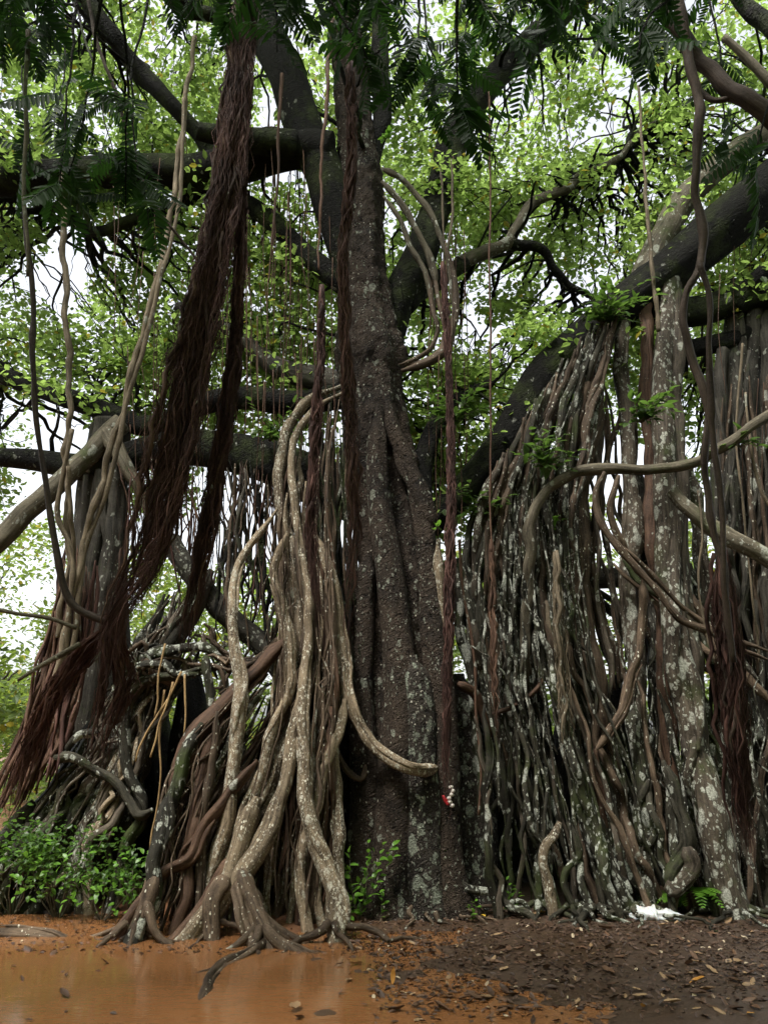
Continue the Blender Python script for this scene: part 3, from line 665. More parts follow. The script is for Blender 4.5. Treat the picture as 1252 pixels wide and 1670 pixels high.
# traced roots -----------------------------------------------------
T_ = [
    # pale speckled roots left of the trunk
    (banyan, M_PALE, [(560, 628), (505, 655), (470, 695), (457, 740), (457, 800), (470, 865), (488, 940), (490, 1020), (492, 1080), (484, 1140), (466, 1210), (445, 1290), (415, 1360), (385, 1410), (360, 1450)], (8, 14), 8.9, 7.9, 0),
    (banyan, M_PALE, [(560, 640), (515, 668), (480, 720), (475, 790), (490, 880), (503, 960), (500, 1050), (494, 1150), (498, 1230), (500, 1310), (520, 1380), (540, 1450), (545, 1535)], (6, 10), 8.8, 7.4, 1),
    (banyan, M_PALE, [(452, 830), (425, 870), (398, 905), (382, 950), (378, 1010), (386, 1070), (393, 1130), (384, 1200), (380, 1270), (372, 1340), (352, 1400), (335, 1450)], (5, 14), 8.4, 7.8, 0),
    (banyan, M_PALE, [(500, 850), (525, 905), (545, 950), (552, 1000), (556, 1060), (566, 1130), (590, 1185), (625, 1228, 8.16), (664, 1252, 8.04), (690, 1255, 8.12), (706, 1254, 8.26), (716, 1252, 8.5)], (7, 9), 8.5, 8.12, 0),
    (banyan, M_PALE, [(562, 1140), (552, 1190), (535, 1240), (520, 1290), (505, 1340), (490, 1420), (500, 1510)], (8, 9), 8.2, 7.7, 1),
    (banyan, M_PALE, [(484, 1190), (492, 1230), (496, 1300), (515, 1370), (540, 1430), (556, 1490), (545, 1540)], (11, 15), 8.0, 7.35, 1),
    (banyan, M_PALE, [(473, 1120), (450, 1180), (430, 1260), (400, 1330), (370, 1390), (340, 1440)], (8, 11), 8.1, 7.9, 0),
    (banyan, M_PALE, [(468, 870), (450, 920), (462, 1000), (478, 1080), (470, 1150)], (7, 9), 8.3, 8.1, 0),
    (banyan, M_BROWN, [(520, 760), (510, 860), (515, 960), (518, 1060), (512, 1160), (500, 1240)], (8, 10), 8.7, 8.3, 0),
    (banyan, M_BROWN, [(535, 950), (530, 1050), (528, 1160), (535, 1260), (525, 1360), (505, 1470)], (9, 12), 8.6, 8.0, 1),
    (banyan, M_PALE, [(545, 1080), (540, 1160), (545, 1250), (555, 1330), (550, 1420), (560, 1520)], (8, 9), 8.5, 7.8, 1),
    (banyan, M_BROWN, [(540, 1210), (560, 1250), (590, 1270), (598, 1240)], (6, 5), 8.4, 8.5, 0),
    # knee where the pale roots meet, with toes
    (banyan, M_PALE, [(488, 1130), (480, 1200), (468, 1270), (450, 1330), (420, 1390), (395, 1430), (385, 1470)], (8, 18), 8.05, 7.55, 0),
    (banyan, M_PALE, [(420, 1300), (395, 1370), (375, 1430), (340, 1490), (310, 1530)], (14, 20), 7.9, 7.5, 1),
    (banyan, M_BROWN, [(395, 1420), (410, 1470), (430, 1520), (445, 1560)], (16, 11), 7.55, 7.1, 1),
    (banyan, M_BROWN, [(385, 1440), (395, 1490), (412, 1530), (410, 1560)], (11, 8), 7.5, 7.1, 1),
    (banyan, M_BROWN, [(410, 1440), (425, 1490), (465, 1530), (540, 1545), (615, 1540)], (11, 6), 7.5, 7.3, 0),
    (banyan, M_BROWN, [(430, 1510), (470, 1545), (515, 1560), (560, 1570)], (11, 5), 7.2, 6.9, 0),
    (banyan, M_BROWN, [(370, 1430), (345, 1480), (345, 1535)], (15, 12), 7.6, 7.4, 1),
    (banyan, M_RED, [(375, 1400), (340, 1460), (300, 1520)], (11, 12), 7.8, 7.5, 1),
    # left root fan under the cave
    (banyan, M_RED, [(470, 1040), (430, 1085), (385, 1125), (345, 1165), (318, 1200), (300, 1250), (285, 1310)], (11, 15), 8.4, 8.0, 0),
    (banyan, M_MOSS, [(330, 1180), (305, 1230), (282, 1290), (268, 1350), (252, 1410), (245, 1470), (215, 1545)], (10, 13), 8.1, 7.3, 1),
    (banyan, M_RED, [(345, 1200), (330, 1260), (322, 1330), (305, 1400), (300, 1470), (280, 1530)], (9, 9), 8.1, 7.6, 1),
    (banyan, M_RED, [(420, 1240), (375, 1290), (335, 1350), (310, 1400), (260, 1425), (230, 1470), (195, 1520)], (8, 11), 8.0, 7.5, 1),
    (banyan, M_BROWN, [(355, 1160), (345, 1240), (335, 1330), (325, 1420), (322, 1500)], (6, 7), 8.0, 7.7, 1),
    (banyan, M_BROWN, [(250, 1430), (230, 1490), (190, 1530), (140, 1545), (90, 1530), (0, 1520), (-60, 1525)], (14, 7), 7.6, 7.5, 0),
    (banyan, M_BROWN, [(255, 1430), (235, 1490), (205, 1535), (150, 1560)], (12, 5), 7.5, 7.3, 0),
    (banyan, M_BROWN, [(240, 1470), (262, 1530), (300, 1552)], (10, 5), 7.4, 7.2, 0),
    # left tree roots
    (banyan_l, M_MOSS, [(230, 1090), (190, 1160), (140, 1230), (95, 1290), (45, 1350), (0, 1420)], (14, 18), 9.2, 8.8, 1),
    (banyan_l, M_MOSS, [(250, 1120), (200, 1190), (165, 1260), (120, 1330), (80, 1400)], (14, 17), 9.1, 8.8, 1),
    (banyan_l, M_MOSS, [(195, 1110), (195, 1180), (190, 1240), (165, 1300), (140, 1370), (120, 1440)], (15, 15), 8.9, 8.7, 1),
    (banyan_l, M_MOSS, [(90, 1235), (120, 1235), (150, 1255), (180, 1270), (205, 1300), (230, 1330), (250, 1320)], (8, 8), 8.6, 8.5, 0),
    (banyan_l, M_MOSS, [(95, 1190), (110, 1225), (95, 1240), (130, 1200), (160, 1195)], (6, 6), 8.7, 8.6, 0),
    (banyan_l, M_MOSS, [(195, 1110), (230, 1075), (280, 1060), (330, 1055), (360, 1070)], (9, 7), 8.7, 8.6, 0),
    (banyan_l, M_MOSS, [(190, 1140), (240, 1110), (300, 1100), (345, 1090), (380, 1080)], (9, 7), 8.7, 8.6, 0),
    (banyan_l, M_MOSS, [(200, 1120), (205, 1200), (215, 1270), (235, 1310), (230, 1340), (205, 1370), (195, 1420)], (9, 9), 8.6, 8.6, 1),
    (banyan_l, M_MOSS, [(330, 960), (290, 1030), (250, 1080), (205, 1130)], (13, 12), 8.9, 8.8, 0),
    (banyan_l, M_GREY, [(345, 930), (310, 1010), (270, 1060), (240, 1110)], (12, 12), 9.0, 8.9, 0),
    (banyan_l, M_MOSS, [(335, 1070), (340, 1130), (350, 1190)], (9, 8), 8.5, 8.4, 0),
    # right: traced
    (banyan, M_PALE, [(715, 880), (718, 960), (722, 1060), (720, 1120), (705, 1170), (696, 1230), (695, 1300)], (7, 8), 8.45, 8.45, 0),
    (banyan_r, M_MOSS, [(735, 900), (745, 970), (755, 1050), (770, 1120), (780, 1240), (785, 1350), (780, 1490)], (8, 9), 8.7, 8.6, 1),
    (banyan_r, M_MOSS, [(750, 950), (775, 1020), (795, 1100), (815, 1170), (840, 1230), (862, 1300), (885, 1380)], (8, 10), 8.6, 8.5, 0),
    (banyan_r, M_MOSS, [(765, 985), (800, 1040), (830, 1100), (860, 1150), (885, 1190), (910, 1230)], (8, 6), 8.6, 8.6, 0),
    (banyan_r, M_RED, [(745, 1115), (770, 1130), (785, 1160), (800, 1200)], (8, 6), 8.5, 8.6, 0),
    (banyan_r, M_RED, [(800, 1165), (830, 1155), (862, 1135), (885, 1110), (905, 1085)], (4, 4), 8.4, 8.5, 0),
    (banyan_r, M_MOSS, [(740, 1430), (765, 1450), (800, 1455), (830, 1480), (860, 1490), (880, 1510)], (6, 6), 8.3, 8.0, 0),
    (banyan_r, M_MOSS, [(820, 1475), (850, 1470), (865, 1490)], (5, 4), 8.2, 8.1, 0),
    (banyan_r, M_PALE, [(912, 1340), (905, 1360), (888, 1380), (882, 1410), (890, 1440), (900, 1485)], (6, 9), 8.2, 8.15, 1),
    (banyan_r, M_MOSS, [(925, 1340), (940, 1370), (945, 1395), (925, 1420), (920, 1445), (935, 1480)], (6, 6), 8.2, 8.15, 1),
    (banyan_r, M_MOSS, [(930, 1360), (945, 1400), (945, 1440), (960, 1480), (970, 1505)], (5, 7), 8.25, 8.1, 1),
    (banyan_r, M_BROWN, [(1048, 940), (1050, 990), (1045, 1050), (1025, 1110), (1010, 1160), (985, 1205), (970, 1225)], (7, 7), 8.2, 8.3, 0),
    (banyan_r, M_RED, [(970, 1222), (968, 1260), (985, 1300), (990, 1360), (1000, 1410), (1020, 1460)], (8, 8), 8.3, 8.4, 0),
    (banyan_r, M_MOSS, [(960, 1310), (975, 1370), (1000, 1430), (1030, 1490)], (12, 15), 8.3, 8.2, 1),
    (banyan_r, M_MOSS, [(930, 1200), (955, 1290), (985, 1350), (1010, 1410), (1050, 1460)], (10, 12), 8.5, 8.3, 0),
    (banyan_r, M_MOSS, [(1085, 1250), (1105, 1300), (1118, 1350), (1115, 1390), (1095, 1420), (1090, 1450)], (10, 12), 8.25, 8.2, 0),
    (banyan_r, M_PILLAR, [(1120, 1380), (1130, 1410), (1112, 1435), (1085, 1455)], (13, 14), 8.15, 8.2, 0),
    (banyan_r, M_MOSS, [(1080, 1240), (1090, 1290), (1100, 1360), (1100, 1410)], (7, 8), 8.35, 8.3, 0),
    (banyan_r, M_BROWN, [(985, 770), (975, 800), (980, 850), (1005, 890), (1030, 920), (1065, 960), (1110, 1010), (1160, 1030), (1260, 1065)], (6, 5), 8.0, 8.0, 0),
    (banyan_r, M_BROWN, [(1008, 775), (1000, 800), (996, 840), (1020, 900), (1048, 945)], (5, 6), 8.0, 8.2, 0),
    (banyan_r, M_BROWN, [(1000, 880), (1055, 930), (1100, 980), (1140, 1010), (1190, 1050), (1260, 1080)], (4, 4), 8.1, 8.1, 0),
    (banyan_r, M_MOSS, [(920, 920), (960, 955), (1010, 985), (1060, 1010), (1120, 1050)], (5, 5), 9.2, 9.2, 0),
    (banyan_r, M_MOSS, [(920, 900), (980, 980), (1040, 1030), (1100, 1100), (1150, 1180)], (6, 6), 9.3, 9.3, 0),
    (banyan_r, M_TAN, [(890, 980), (905, 1060), (915, 1130), (910, 1200)], (6, 3), 8.5, 8.5, 0),
    (banyan_r, M_TAN, [(905, 980), (915, 1070), (930, 1140), (938, 1190)], (6, 3), 8.5, 8.5, 0),
    # bow of roots right of the upper trunk
    (banyan, M_BRANCH, [(622, 275), (655, 292), (690, 330), (710, 370), (722, 400)], (5, 4), 8.8, 8.9, 0),
    (banyan, M_BRANCH, [(622, 295), (650, 325), (680, 375), (700, 420), (712, 470)], (5, 5), 8.75, 8.9, 0),
    (banyan, M_BRANCH, [(625, 320), (652, 360), (672, 405), (690, 440), (702, 480), (710, 510)], (4, 5), 8.75, 8.9, 0),
    (banyan, M_BROWN, [(722, 395), (735, 430), (742, 480), (740, 530), (725, 570), (700, 590), (655, 605)], (4, 8), 8.9, 8.8, 0),
    (banyan, M_BROWN, [(705, 430), (715, 490), (725, 540), (715, 575), (690, 590), (660, 595)], (4, 5), 8.9, 8.8, 0),
    (banyan, M_BROWN, [(695, 440), (705, 500), (712, 535), (700, 570), (670, 590), (650, 595)], (4, 4), 8.85, 8.8, 0),
    (banyan, M_TAN, [(718, 270), (721, 330), (724, 400), (722, 480), (728, 560)], (2, 2), 8.9, 8.9, 0),
    (banyan, M_TAN, [(735, 260), (738, 340), (730, 420), (742, 500), (735, 580)], (2, 2), 8.9, 8.9, 0),
    (banyan, M_BRANCH, [(710, 360), (728, 420), (735, 470), (742, 520)], (3, 3), 8.85, 8.9, 0),
]
for par, mt, pts, rp, Y0, Y1, gr in T_:
    R_(par, mt, pts, rp, Y0, Y1, ground=bool(gr), wob=0.45, S=None if max(rp) < 10 else 14, lobes=3 if max(rp) > 10 else 2, la=0.11, fade=True, comp=0 if max(rp) < 7 or mt in (M_TAN, M_BRANCH) else random.choice((1, 2, 3)))

# flow-guided filler roots ------------------------------------------
def zone(par, mats, guides, count, rr, Yt, Yb, dY, ground, t0=(0, .35), t1=(.7, 1.0), wob=1.0, jit=6, name='aerial_root', acc=None, S=None, tip=False):
    G = np.array([catmull(np.array(g, float), 24) for g in guides])
    ng = len(G)
    for _ in range(count):
        s = random.uniform(0, ng - 1); drift = random.gauss(.12, .6)
        a, b = random.uniform(*t0), random.uniform(*t1)
        K = 9
        tt = np.linspace(a, b, K) * 23
        dy = random.uniform(-dY, dY)
        pts = []
        for kk, tv in enumerate(tt):
            ss = min(max(s + drift * (kk / K - .5), 0), ng - 1.001)
            i = int(ss); fs = ss - i
            ti = min(int(tv), 22); ft = tv - ti
            g0 = G[i][ti] * (1 - ft) + G[i][ti + 1] * ft; g1 = G[i + 1][ti] * (1 - ft) + G[i + 1][ti + 1] * ft
            p = g0 * (1 - fs) + g1 * fs
            u = tv / 23
            pts.append((p[0] + random.gauss(0, jit * .42), p[1] + random.gauss(0, jit * .4), Yt + (Yb - Yt) * u + dy + random.gauss(0, 0.03)))
        r = rr[0] * (rr[1] / rr[0]) ** random.random()
        R_(par, random.choice(mats), pts, (r * random.uniform(.6, .9), r * random.uniform(.9, 1.25)), 0, 0, ground=ground and b > 0.93, wob=wob, name=name, acc=acc, S=S, tip=tip, seg=0.085 if r < 6 else 0.065, lobes=random.choice((2, 3)) if r > 3.5 else 0, la=random.uniform(.05, .18), fade=True, comp=random.choice((0, 1, 2)) if r > 4 else 0)

GR = [[(790, 790), (770, 850), (758, 930), (762, 1010), (772, 1100), (785, 1200), (795, 1350), (800, 1490)],
      [(862, 668), (832, 760), (815, 820), (800, 880), (800, 960), (815, 1080), (835, 1200), (852, 1350), (875, 1490)],
      [(905, 600), (880, 680), (862, 740), (850, 800), (850, 900), (860, 1050), (885, 1200), (910, 1350), (935, 1490)],
      [(950, 545), (918, 640), (898, 700), (880, 790), (890, 900), (905, 1050), (935, 1200), (970, 1350), (1005, 1490)],
      [(985, 510), (950, 620), (932, 690), (915, 780), (912, 900), (920, 1050), (965, 1200), (1015, 1350), (1055, 1490)],
      [(1022, 482), (985, 600), (968, 700), (948, 800), (945, 920), (960, 1050), (1005, 1200), (1055, 1350), (1085, 1490)]]
MX = [M_MOSS, M_MOSS, M_MOSS, M_PILLAR, M_BROWN]
zone(banyan_r, [M_PILLAR, M_BROWN, M_MOSS], GR, 44, (3.5, 8), 8.66, 8.62, 0.10, True, (0, .04), (.45, .8), 0.8, 5)
zone(banyan_r, MX, GR, 20, (3, 7), 9.0, 8.65, 0.35, True, (.25, .5), (.9, 1), 1.2, 12)
zone(banyan_r, MX, GR, 26, (3, 7.5), 8.8, 8.40, 0.30, True, (.5, .62), (.95, 1), 1.3, 14)
GB = [[(985, 960), (1010, 1050), (1040, 1200), (1070, 1350), (1095, 1500)],
      [(1060, 940), (1070, 1050), (1095, 1200), (1120, 1350), (1140, 1500)],
      [(1120, 920), (1130, 1050), (1150, 1200), (1180, 1350), (1205, 1505)],
      [(1180, 940), (1195, 1050), (1205, 1200), (1225, 1350), (1245, 1505)],
      [(1270, 900), (1275, 1050), (1285, 1200), (1295, 1350), (1310, 1500)]]
zone(banyan_r, MX, GB, 28, (3, 7), 8.9, 8.5, 0.35, True, (.2, .5), (.93, 1), 1.1, 8)
zone(banyan_r, [M_GREY, M_MOSS, M_BROWN], GB, 14, (3, 7), 9.2, 8.9, 0.2, True, (0, .3), (.7, 1), 1.1, 9)
FINE_R = Acc()
zone(banyan_r, [M_BROWN, M_TAN, M_RED], GR, 90, (1.2, 3.6), 8.75, 8.35, 0.3, False, (.1, .5), (.55, 1), 1.2, 12, acc=FINE_R)
zone(banyan_r, MX, GB, 40, (1.2, 3.2), 8.8, 8.45, 0.3, False, (.1, .5), (.55, 1), 1.3, 14, acc=FINE_R)
o = FINE_R.build('fine_roots', M_MOSS, banyan_r); o['kind'] = 'stuff'
zone(banyan_r, [M_PILLAR, M_BROWN, M_GREY], [[(960, 600), (955, 760), (958, 900), (985, 1050), (1000, 1200)], [(1045, 600), (1035, 760), (1030, 900), (1035, 1050), (1050, 1200)]], 12, (2.5, 7), 9.2, 9.0, 0.25, False, (0, .1), (.7, 1), 1.2, 10)
GX = [[(985, 900), (1060, 985), (1130, 1060), (1200, 1130)], [(1090, 900), (1150, 990), (1210, 1080), (1290, 1170)]]
zone(banyan_r, [M_MOSS, M_BROWN, M_GREY], GX, 18, (3, 7), 8.9, 8.7, 0.3, False, (0, .4), (.6, 1), 1.3, 8)
GC = [[(1165, 560), (1160, 700), (1165, 850), (1180, 1000), (1195, 1150)], [(1260, 560), (1255, 700), (1255, 850), (1260, 1000), (1275, 1150)]]
zone(banyan_r, [M_GREY, M_GREY, M_BROWN], GC, 26, (3, 7.5), 9.2, 9.0, 0.3, False, (0, .3), (.7, 1), 0.7, 6)

# left of the trunk
GL = [[(470, 740), (455, 850), (450, 950), (455, 1080), (440, 1200), (400, 1320), (350, 1430), (320, 1525)],
      [(490, 720), (478, 850), (480, 950), (488, 1080), (475, 1200), (445, 1320), (420, 1430), (410, 1540)],
      [(518, 690), (508, 850), (515, 950), (516, 1080), (505, 1200), (490, 1320), (480, 1430), (475, 1530)],
      [(545, 660), (540, 850), (548, 950), (550, 1080), (542, 1200), (540, 1320), (545, 1430), (552, 1525)]]
ML = [M_PALE, M_PALE, M_BROWN, M_BROWN, M_RED]
zone(banyan, ML, GL, 34, (2.5, 6.5), 8.75, 8.1, 0.25, True, (0, .3), (.55, 1), 0.8, 6)
zone(banyan, ML, GL, 24, (3, 7), 8.7, 8.05, 0.2, True, (.35, .6), (.92, 1), 1.2, 10)
zone(banyan, [M_BROWN, M_RED, M_LIMB], GL, 16, (4, 8), 9.0, 8.6, 0.2, True, (.2, .5), (.9, 1), 1.0, 8)
GD = [[(520, 640), (515, 750), (520, 850), (530, 1000), (540, 1150)], [(572, 640), (575, 750), (580, 850), (588, 1000), (595, 1200)]]
zone(banyan, [M_LIMB, M_BROWN, M_GREY], GD, 40, (1.5, 4), 8.75, 8.6, 0.15, False, (0, .3), (.6, 1), 0.6, 5)
GF = [[(450, 1050), (365, 1145), (300, 1240), (262, 1350), (235, 1450), (200, 1540)],
      [(455, 1090), (390, 1175), (340, 1265), (305, 1370), (285, 1450), (262, 1535)],
      [(460, 1160), (420, 1250), (390, 1330), (362, 1420), (340, 1480), (320, 1530)]]
FINE_L = Acc()
zone(banyan, ML, GL, 64, (1.0, 3), 8.6, 7.9, 0.3, False, (.05, .5), (.5, 1), 1.3, 12, acc=FINE_L)
zone(banyan, ML, GF, 70, (1.0, 3.2), 8.5, 7.75, 0.3, False, (.05, .5), (.5, 1), 1.5, 14, acc=FINE_L)
o = FINE_L.build('fine_roots', M_BROWN, banyan); o['kind'] = 'stuff'
zone(banyan, [M_RED, M_BROWN, M_MOSS, M_PALE], GF, 36, (2.5, 7), 8.5, 7.8, 0.2, True, (0, .4), (.75, 1), 1.0, 8)
zone(banyan, [M_RED, M_BROWN, M_LIMB], GF, 6, (4, 8), 8.9, 8.5, 0.2, True, (0, .3), (.95, 1), 1.0, 10)
GM = [[(355, 740), (350, 850), (345, 960), (350, 1080)], [(410, 745), (408, 850), (405, 960), (400, 1080)], [(470, 780), (465, 870), (455, 970), (450, 1080)]]
zone(banyan, [M_BROWN, M_LIMB, M_LIMB, M_GREY], GM, 36, (1.2, 4.2), 9.2, 9.0, 0.4, False, (0, .1), (.6, 1), 1.6, 9)
zone(banyan, [M_BROWN, M_HAIR], GM, 26, (0.8, 1.6), 9.1, 8.9, 0.4, False, (0, .1), (.3, 1), 0.5, 3, S=4)
GS = [[(330, 1000), (370, 1070), (420, 1090), (470, 1060)], [(330, 1130), (380, 1120), (430, 1060), (470, 1000)]]
zone(banyan, [M_LIMB, M_BROWN], GS, 12, (3, 7), 8.8, 8.8, 0.3, False, (0, .3), (.6, 1), 1.5, 12)

# left tree fan
GT = [[(300, 920), (250, 1010), (195, 1110), (130, 1230), (55, 1330), (-10, 1410)],
      [(325, 950), (275, 1060), (225, 1150), (180, 1260), (130, 1350), (90, 1430)],
      [(345, 1000), (305, 1100), (250, 1190), (215, 1290), (190, 1380), (175, 1450)]]
zone(banyan_l, [M_MOSS, M_MOSS, M_GREY, M_PILLAR], GT, 30, (6, 13), 9.5, 9.0, 0.25, True, (0, .5), (.8, 1), 1.3, 9)
zone(banyan_l, [M_MOSS, M_LIMB], GT, 8, (5, 10), 9.9, 9.6, 0.25, True, (.1, .5), (.9, 1), 1.2, 9)
FINE_T = Acc()
zone(banyan_l, [M_MOSS], GT, 70, (1.5, 4), 9.2, 8.7, 0.3, True, (0, .5), (.6, 1), 1.6, 14, acc=FINE_T)
o = FINE_T.build('fine_roots', M_PILLAR, banyan_l); o['kind'] = 'stuff'
zone(banyan_l, [M_PILLAR, M_MOSS, M_PALE], GT, 22, (4, 8), 9.1, 8.7, 0.25, True, (0, .5), (.8, 1), 1.5, 12)
GT2 = [[(60, 1300), (20, 1360), (-30, 1420), (-60, 1470)], [(130, 1290), (100, 1350), (60, 1400), (30, 1450)]]
zone(banyan_l, [M_MOSS], GT2, 12, (8, 14), 8.9, 8.7, 0.15, True, (0, .3), (.95, 1), 1.0, 6)
GU = [[(175, 1130), (235, 1050), (300, 1040), (370, 1080)], [(185, 1200), (235, 1120), (305, 1110), (360, 1150)]]
zone(banyan_l, [M_MOSS, M_MOSS, M_BROWN], GU, 11, (3, 8), 8.75, 8.65, 0.25, False, (0, .5), (.4, 1), 2.2, 28)
GV = [[(190, 740), (190, 830), (188, 930), (195, 1020)], [(255, 720), (255, 830), (250, 930), (250, 1040)], [(340, 740), (340, 850), (330, 950), (330, 1060)]]
zone(banyan_l, [M_HAIR, M_FIBRE], GV, 36, (0.9, 2.2), 9.5, 9.3, 0.4, False, (0, .2), (.5, 1), 0.6, 3, S=5, tip=True)

# rust fibre cone at the far left
GH = [[(112, 870), (92, 980), (62, 1100), (22, 1220), (-40, 1370)], [(130, 890), (118, 1000), (100, 1110), (70, 1230), (20, 1340)], [(160, 910), (155, 1000), (135, 1110), (115, 1200), (95, 1270)]]
zone(banyan_l, [M_FIBRE, M_FIBRE, M_HAIR], GH, 90, (1.6, 4.2), 8.9, 8.7, 0.15, False, (0, .25), (.7, 1), 0.7, 5, name='root_strand', S=5)

# ochre growing tips in the cave mouth
for pts in ([(296, 1095), (276, 1130), (258, 1165), (243, 1190), (230, 1215), (222, 1242)], [(282, 1112), (272, 1150), (262, 1178), (256, 1205), (246, 1235)], [(268, 1125), (262, 1190), (264, 1260), (252, 1320), (245, 1384)], [(302, 1100), (304, 1150), (300, 1197)], [(270, 1050), (258, 1120), (252, 1170)]):
    R_(banyan_l, M_OCHRE, pts, (1.9, 1.5), 8.3, 8.2, name='root_tip', wob=1.6, S=6, tip=False, lump=0.05)

# small roots at the foot of the trunk and of the pillars
for cx, cy, n, Y in ((690, 1490, 6, 8.35), (730, 1490, 4, 8.4), (215, 1535, 4, 7.4), (430, 1545, 3, 7.25), (545, 1530, 3, 7.4), (1200, 1500, 5, 8.2), (1040, 1490, 4, 8.2), (935, 1490, 4, 8.15), (340, 1530, 3, 7.5), (880, 1490, 4, 8.3), (970, 1500, 4, 8.1)):
    par = banyan if cx < 800 else banyan_r
    base = np.array(U(cx, cy, Y)); base[2] = 0.07
    for k in range(n):
        a = math.radians(-195 + 210 * (k + random.uniform(.2, .8)) / n); L = random.uniform(.3, 1.0)
        P = np.array([base + (0.06 * math.cos(a), 0.06 * math.sin(a), 0.06), base + (L * .4 * math.cos(a), L * .4 * math.sin(a), -0.05), base + (L * math.cos(a + .2), L * math.sin(a + .2), -0.20)])
        P[1][2] = ground_h(P[1][0], P[1][1]) + 0.05; P[2][2] = ground_h(P[2][0], P[2][1]) - 0.025
        C, Rr = root_curve(P, random.uniform(.022, .042), 0.008, 0.04, 0.05, .5)
        d = tube_data(C, Rr, 8, .15)
        obj('surface_root', mesh('surface_root', d[0], d[1], M_BROWN if cx < 800 else M_MOSS, d[2]), par)

# ------------------------------------------------------------------ banyan crown
limb_pts = []
for o in list(COL.objects):
    if o.type == 'MESH' and o.name.split('.')[0] in ('branch', 'trunk') and o.parent in (banyan, banyan_l, banyan_r):
        co = np.empty(len(o.data.vertices) * 3, np.float32); o.data.vertices.foreach_get('co', co)
        co = co.reshape(-1, 3)[::40]; limb_pts.append(co[co[:, 2] > 3.5])
limb_pts = np.concatenate(limb_pts)
GAPS = [(120, 425, 70, 60), (60, 440, 50, 45), (25, 200, 40, 40), (930, 490, 60, 55), (800, 545, 35, 40), (95, 680, 50, 40), (50, 850, 70, 40), (1010, 740, 50, 40), (790, 800, 40, 30), (1160, 690, 40, 60), (450, 820, 90, 60), (830, 560, 40, 40), (420, 850, 60, 70), (110, 780, 60, 60), (1000, 820, 60, 90), (1160, 900, 40, 60)]
def in_gap(x, y, k=1.0): return any(((x - a) / (rx * k)) ** 2 + ((y - b) / (ry * k)) ** 2 < 1 for a, b, rx, ry in GAPS)
clumps = []
while len(clumps) < 850:
    x = random.uniform(-250, 1500); y = random.uniform(-330, 830)
    Y = random.uniform(9.2, 15.5) if y < 500 else random.uniform(9.6, 17)
    p = U(x, y, Y)
    if not (3.4 < p[2] < 15): continue
    if in_gap(x, y, 1.25): continue
    if y > 640 and random.random() < 0.55: continue
    if 530 < x < 670 and Y < 9.9: continue
    clumps.append((x, y, p))
for (xa, xb), (ya, yb), (Ya, Yb), n in [((690, 860), (620, 900), (9.4, 10.4), 26), ((640, 800), (580, 720), (9.4, 10.2), 8), ((860, 1060), (520, 600), (9.2, 10), 9), ((60, 340), (540, 700), (10, 11.5), 26), ((380, 540), (420, 740), (9.6, 11.5), 24), ((980, 1180), (560, 740), (9.8, 11.5), 12), ((740, 1010), (200, 560), (10.5, 13), 14), ((0, 330), (130, 420), (10.3, 12.5), 26)]:
    for _ in range(n):
        x, y = random.uniform(xa, xb), random.uniform(ya, yb)
        if not in_gap(x, y, .9): clumps.append((x, y, U(x, y, random.uniform(Ya, Yb))))
# unseen clumps added above the view so the upper limbs fall in shade
for _ in range(140):
    X_ = random.uniform(-9, 9); Y_ = random.uniform(5.9, 9.6)
    clumps.append((626 + X_ * 90, 0, (X_, Y_, 1.9 + 1.16 * Y_ + random.uniform(.8, 2.6))))
crown_pts = {0: [], 1: [], 2: []}
twig = {0: Acc(), 1: Acc(), 2: Acc()}
for x, y, p in clumps:
    k = 1 if x < 330 else (2 if x > 830 else 0)
    r = random.uniform(.4, .8)
    n = int(random.uniform(110, 180))
    crown_pts[k].append(blob_points(p, (r, r, r * .55), n))
    d = np.linalg.norm(limb_pts - np.array(p), axis=1)
    a = limb_pts[random.choice(np.argsort(d)[:30])]
    pv = np.array(p); mid = (a + pv) / 2 + np.array([random.gauss(0, .2), random.gauss(0, .2), random.uniform(-.1, .4)])
    C, Rr = root_curve(np.array([a, mid, pv]), random.uniform(.018, .04), .006, 0.18, .05, 1.2)
    if random.random() < .35 and p[2] > 3: continue
    twig[k].add(*tube_data(C, Rr, 5, 0.1))
    for _ in range(3):
        e = pv + RNG.normal(0, r * .6, 3); s = C[int(len(C) * random.uniform(.5, .9))]
        C2, R2 = root_curve(np.array([s, (s + e) / 2 + RNG.normal(0, .06, 3), e]), .009, .003, 0.15, .02, .6)
        twig[k].add(*tube_data(C2, R2, 4, 0.0))
for k, par in ((0, banyan), (1, banyan_l), (2, banyan_r)):
    pts = np.concatenate(crown_pts[k])
    v, f, rn = leaf_cloud(pts, 0.112, 0.56)
    o = obj('crown', mesh('crown', v, f, M_LEAF, None, False, rn), par); o['kind'] = 'stuff'
    o = twig[k].build('twigs', M_LIMB, par); o['kind'] = 'stuff'

# ------------------------------------------------------------------ near leaves, sprigs, saplings
def leaf_mesh(name, mat, w=.5, curl=.15, n=7):
    V = []; F = []
    for i in range(n):
        t = i / (n - 1); hw = w / 2 * math.sin(math.pi * min(1, t ** .85)) ** .8 + (0.012 if 0 < i < n - 1 else 0.004)
        z = -curl * t * t + .02 * math.sin(5 * t)
        V += [(-hw, t, z + .10 * hw * 2), (0, t, z), (hw, t, z + .10 * hw * 2)]
    for i in range(n - 1):
        a = i * 3
        F += [(a, a + 1, a + 4, a + 3), (a + 1, a + 2, a + 5, a + 4)]
    return mesh(name, V, F, mat, None, True)
LV = [leaf_mesh('leaf', M_LEAF_NEAR, random.uniform(.42, .6), random.uniform(.05, .35)) for _ in range(4)]
M_SEED = leaf_mat('leaf_sapling', (0.07, 0.17, 0.015), (0.12, 0.26, 0.03), (0.22, 0.45, 0.05), 0.4, 0.38, obj_rnd=True)
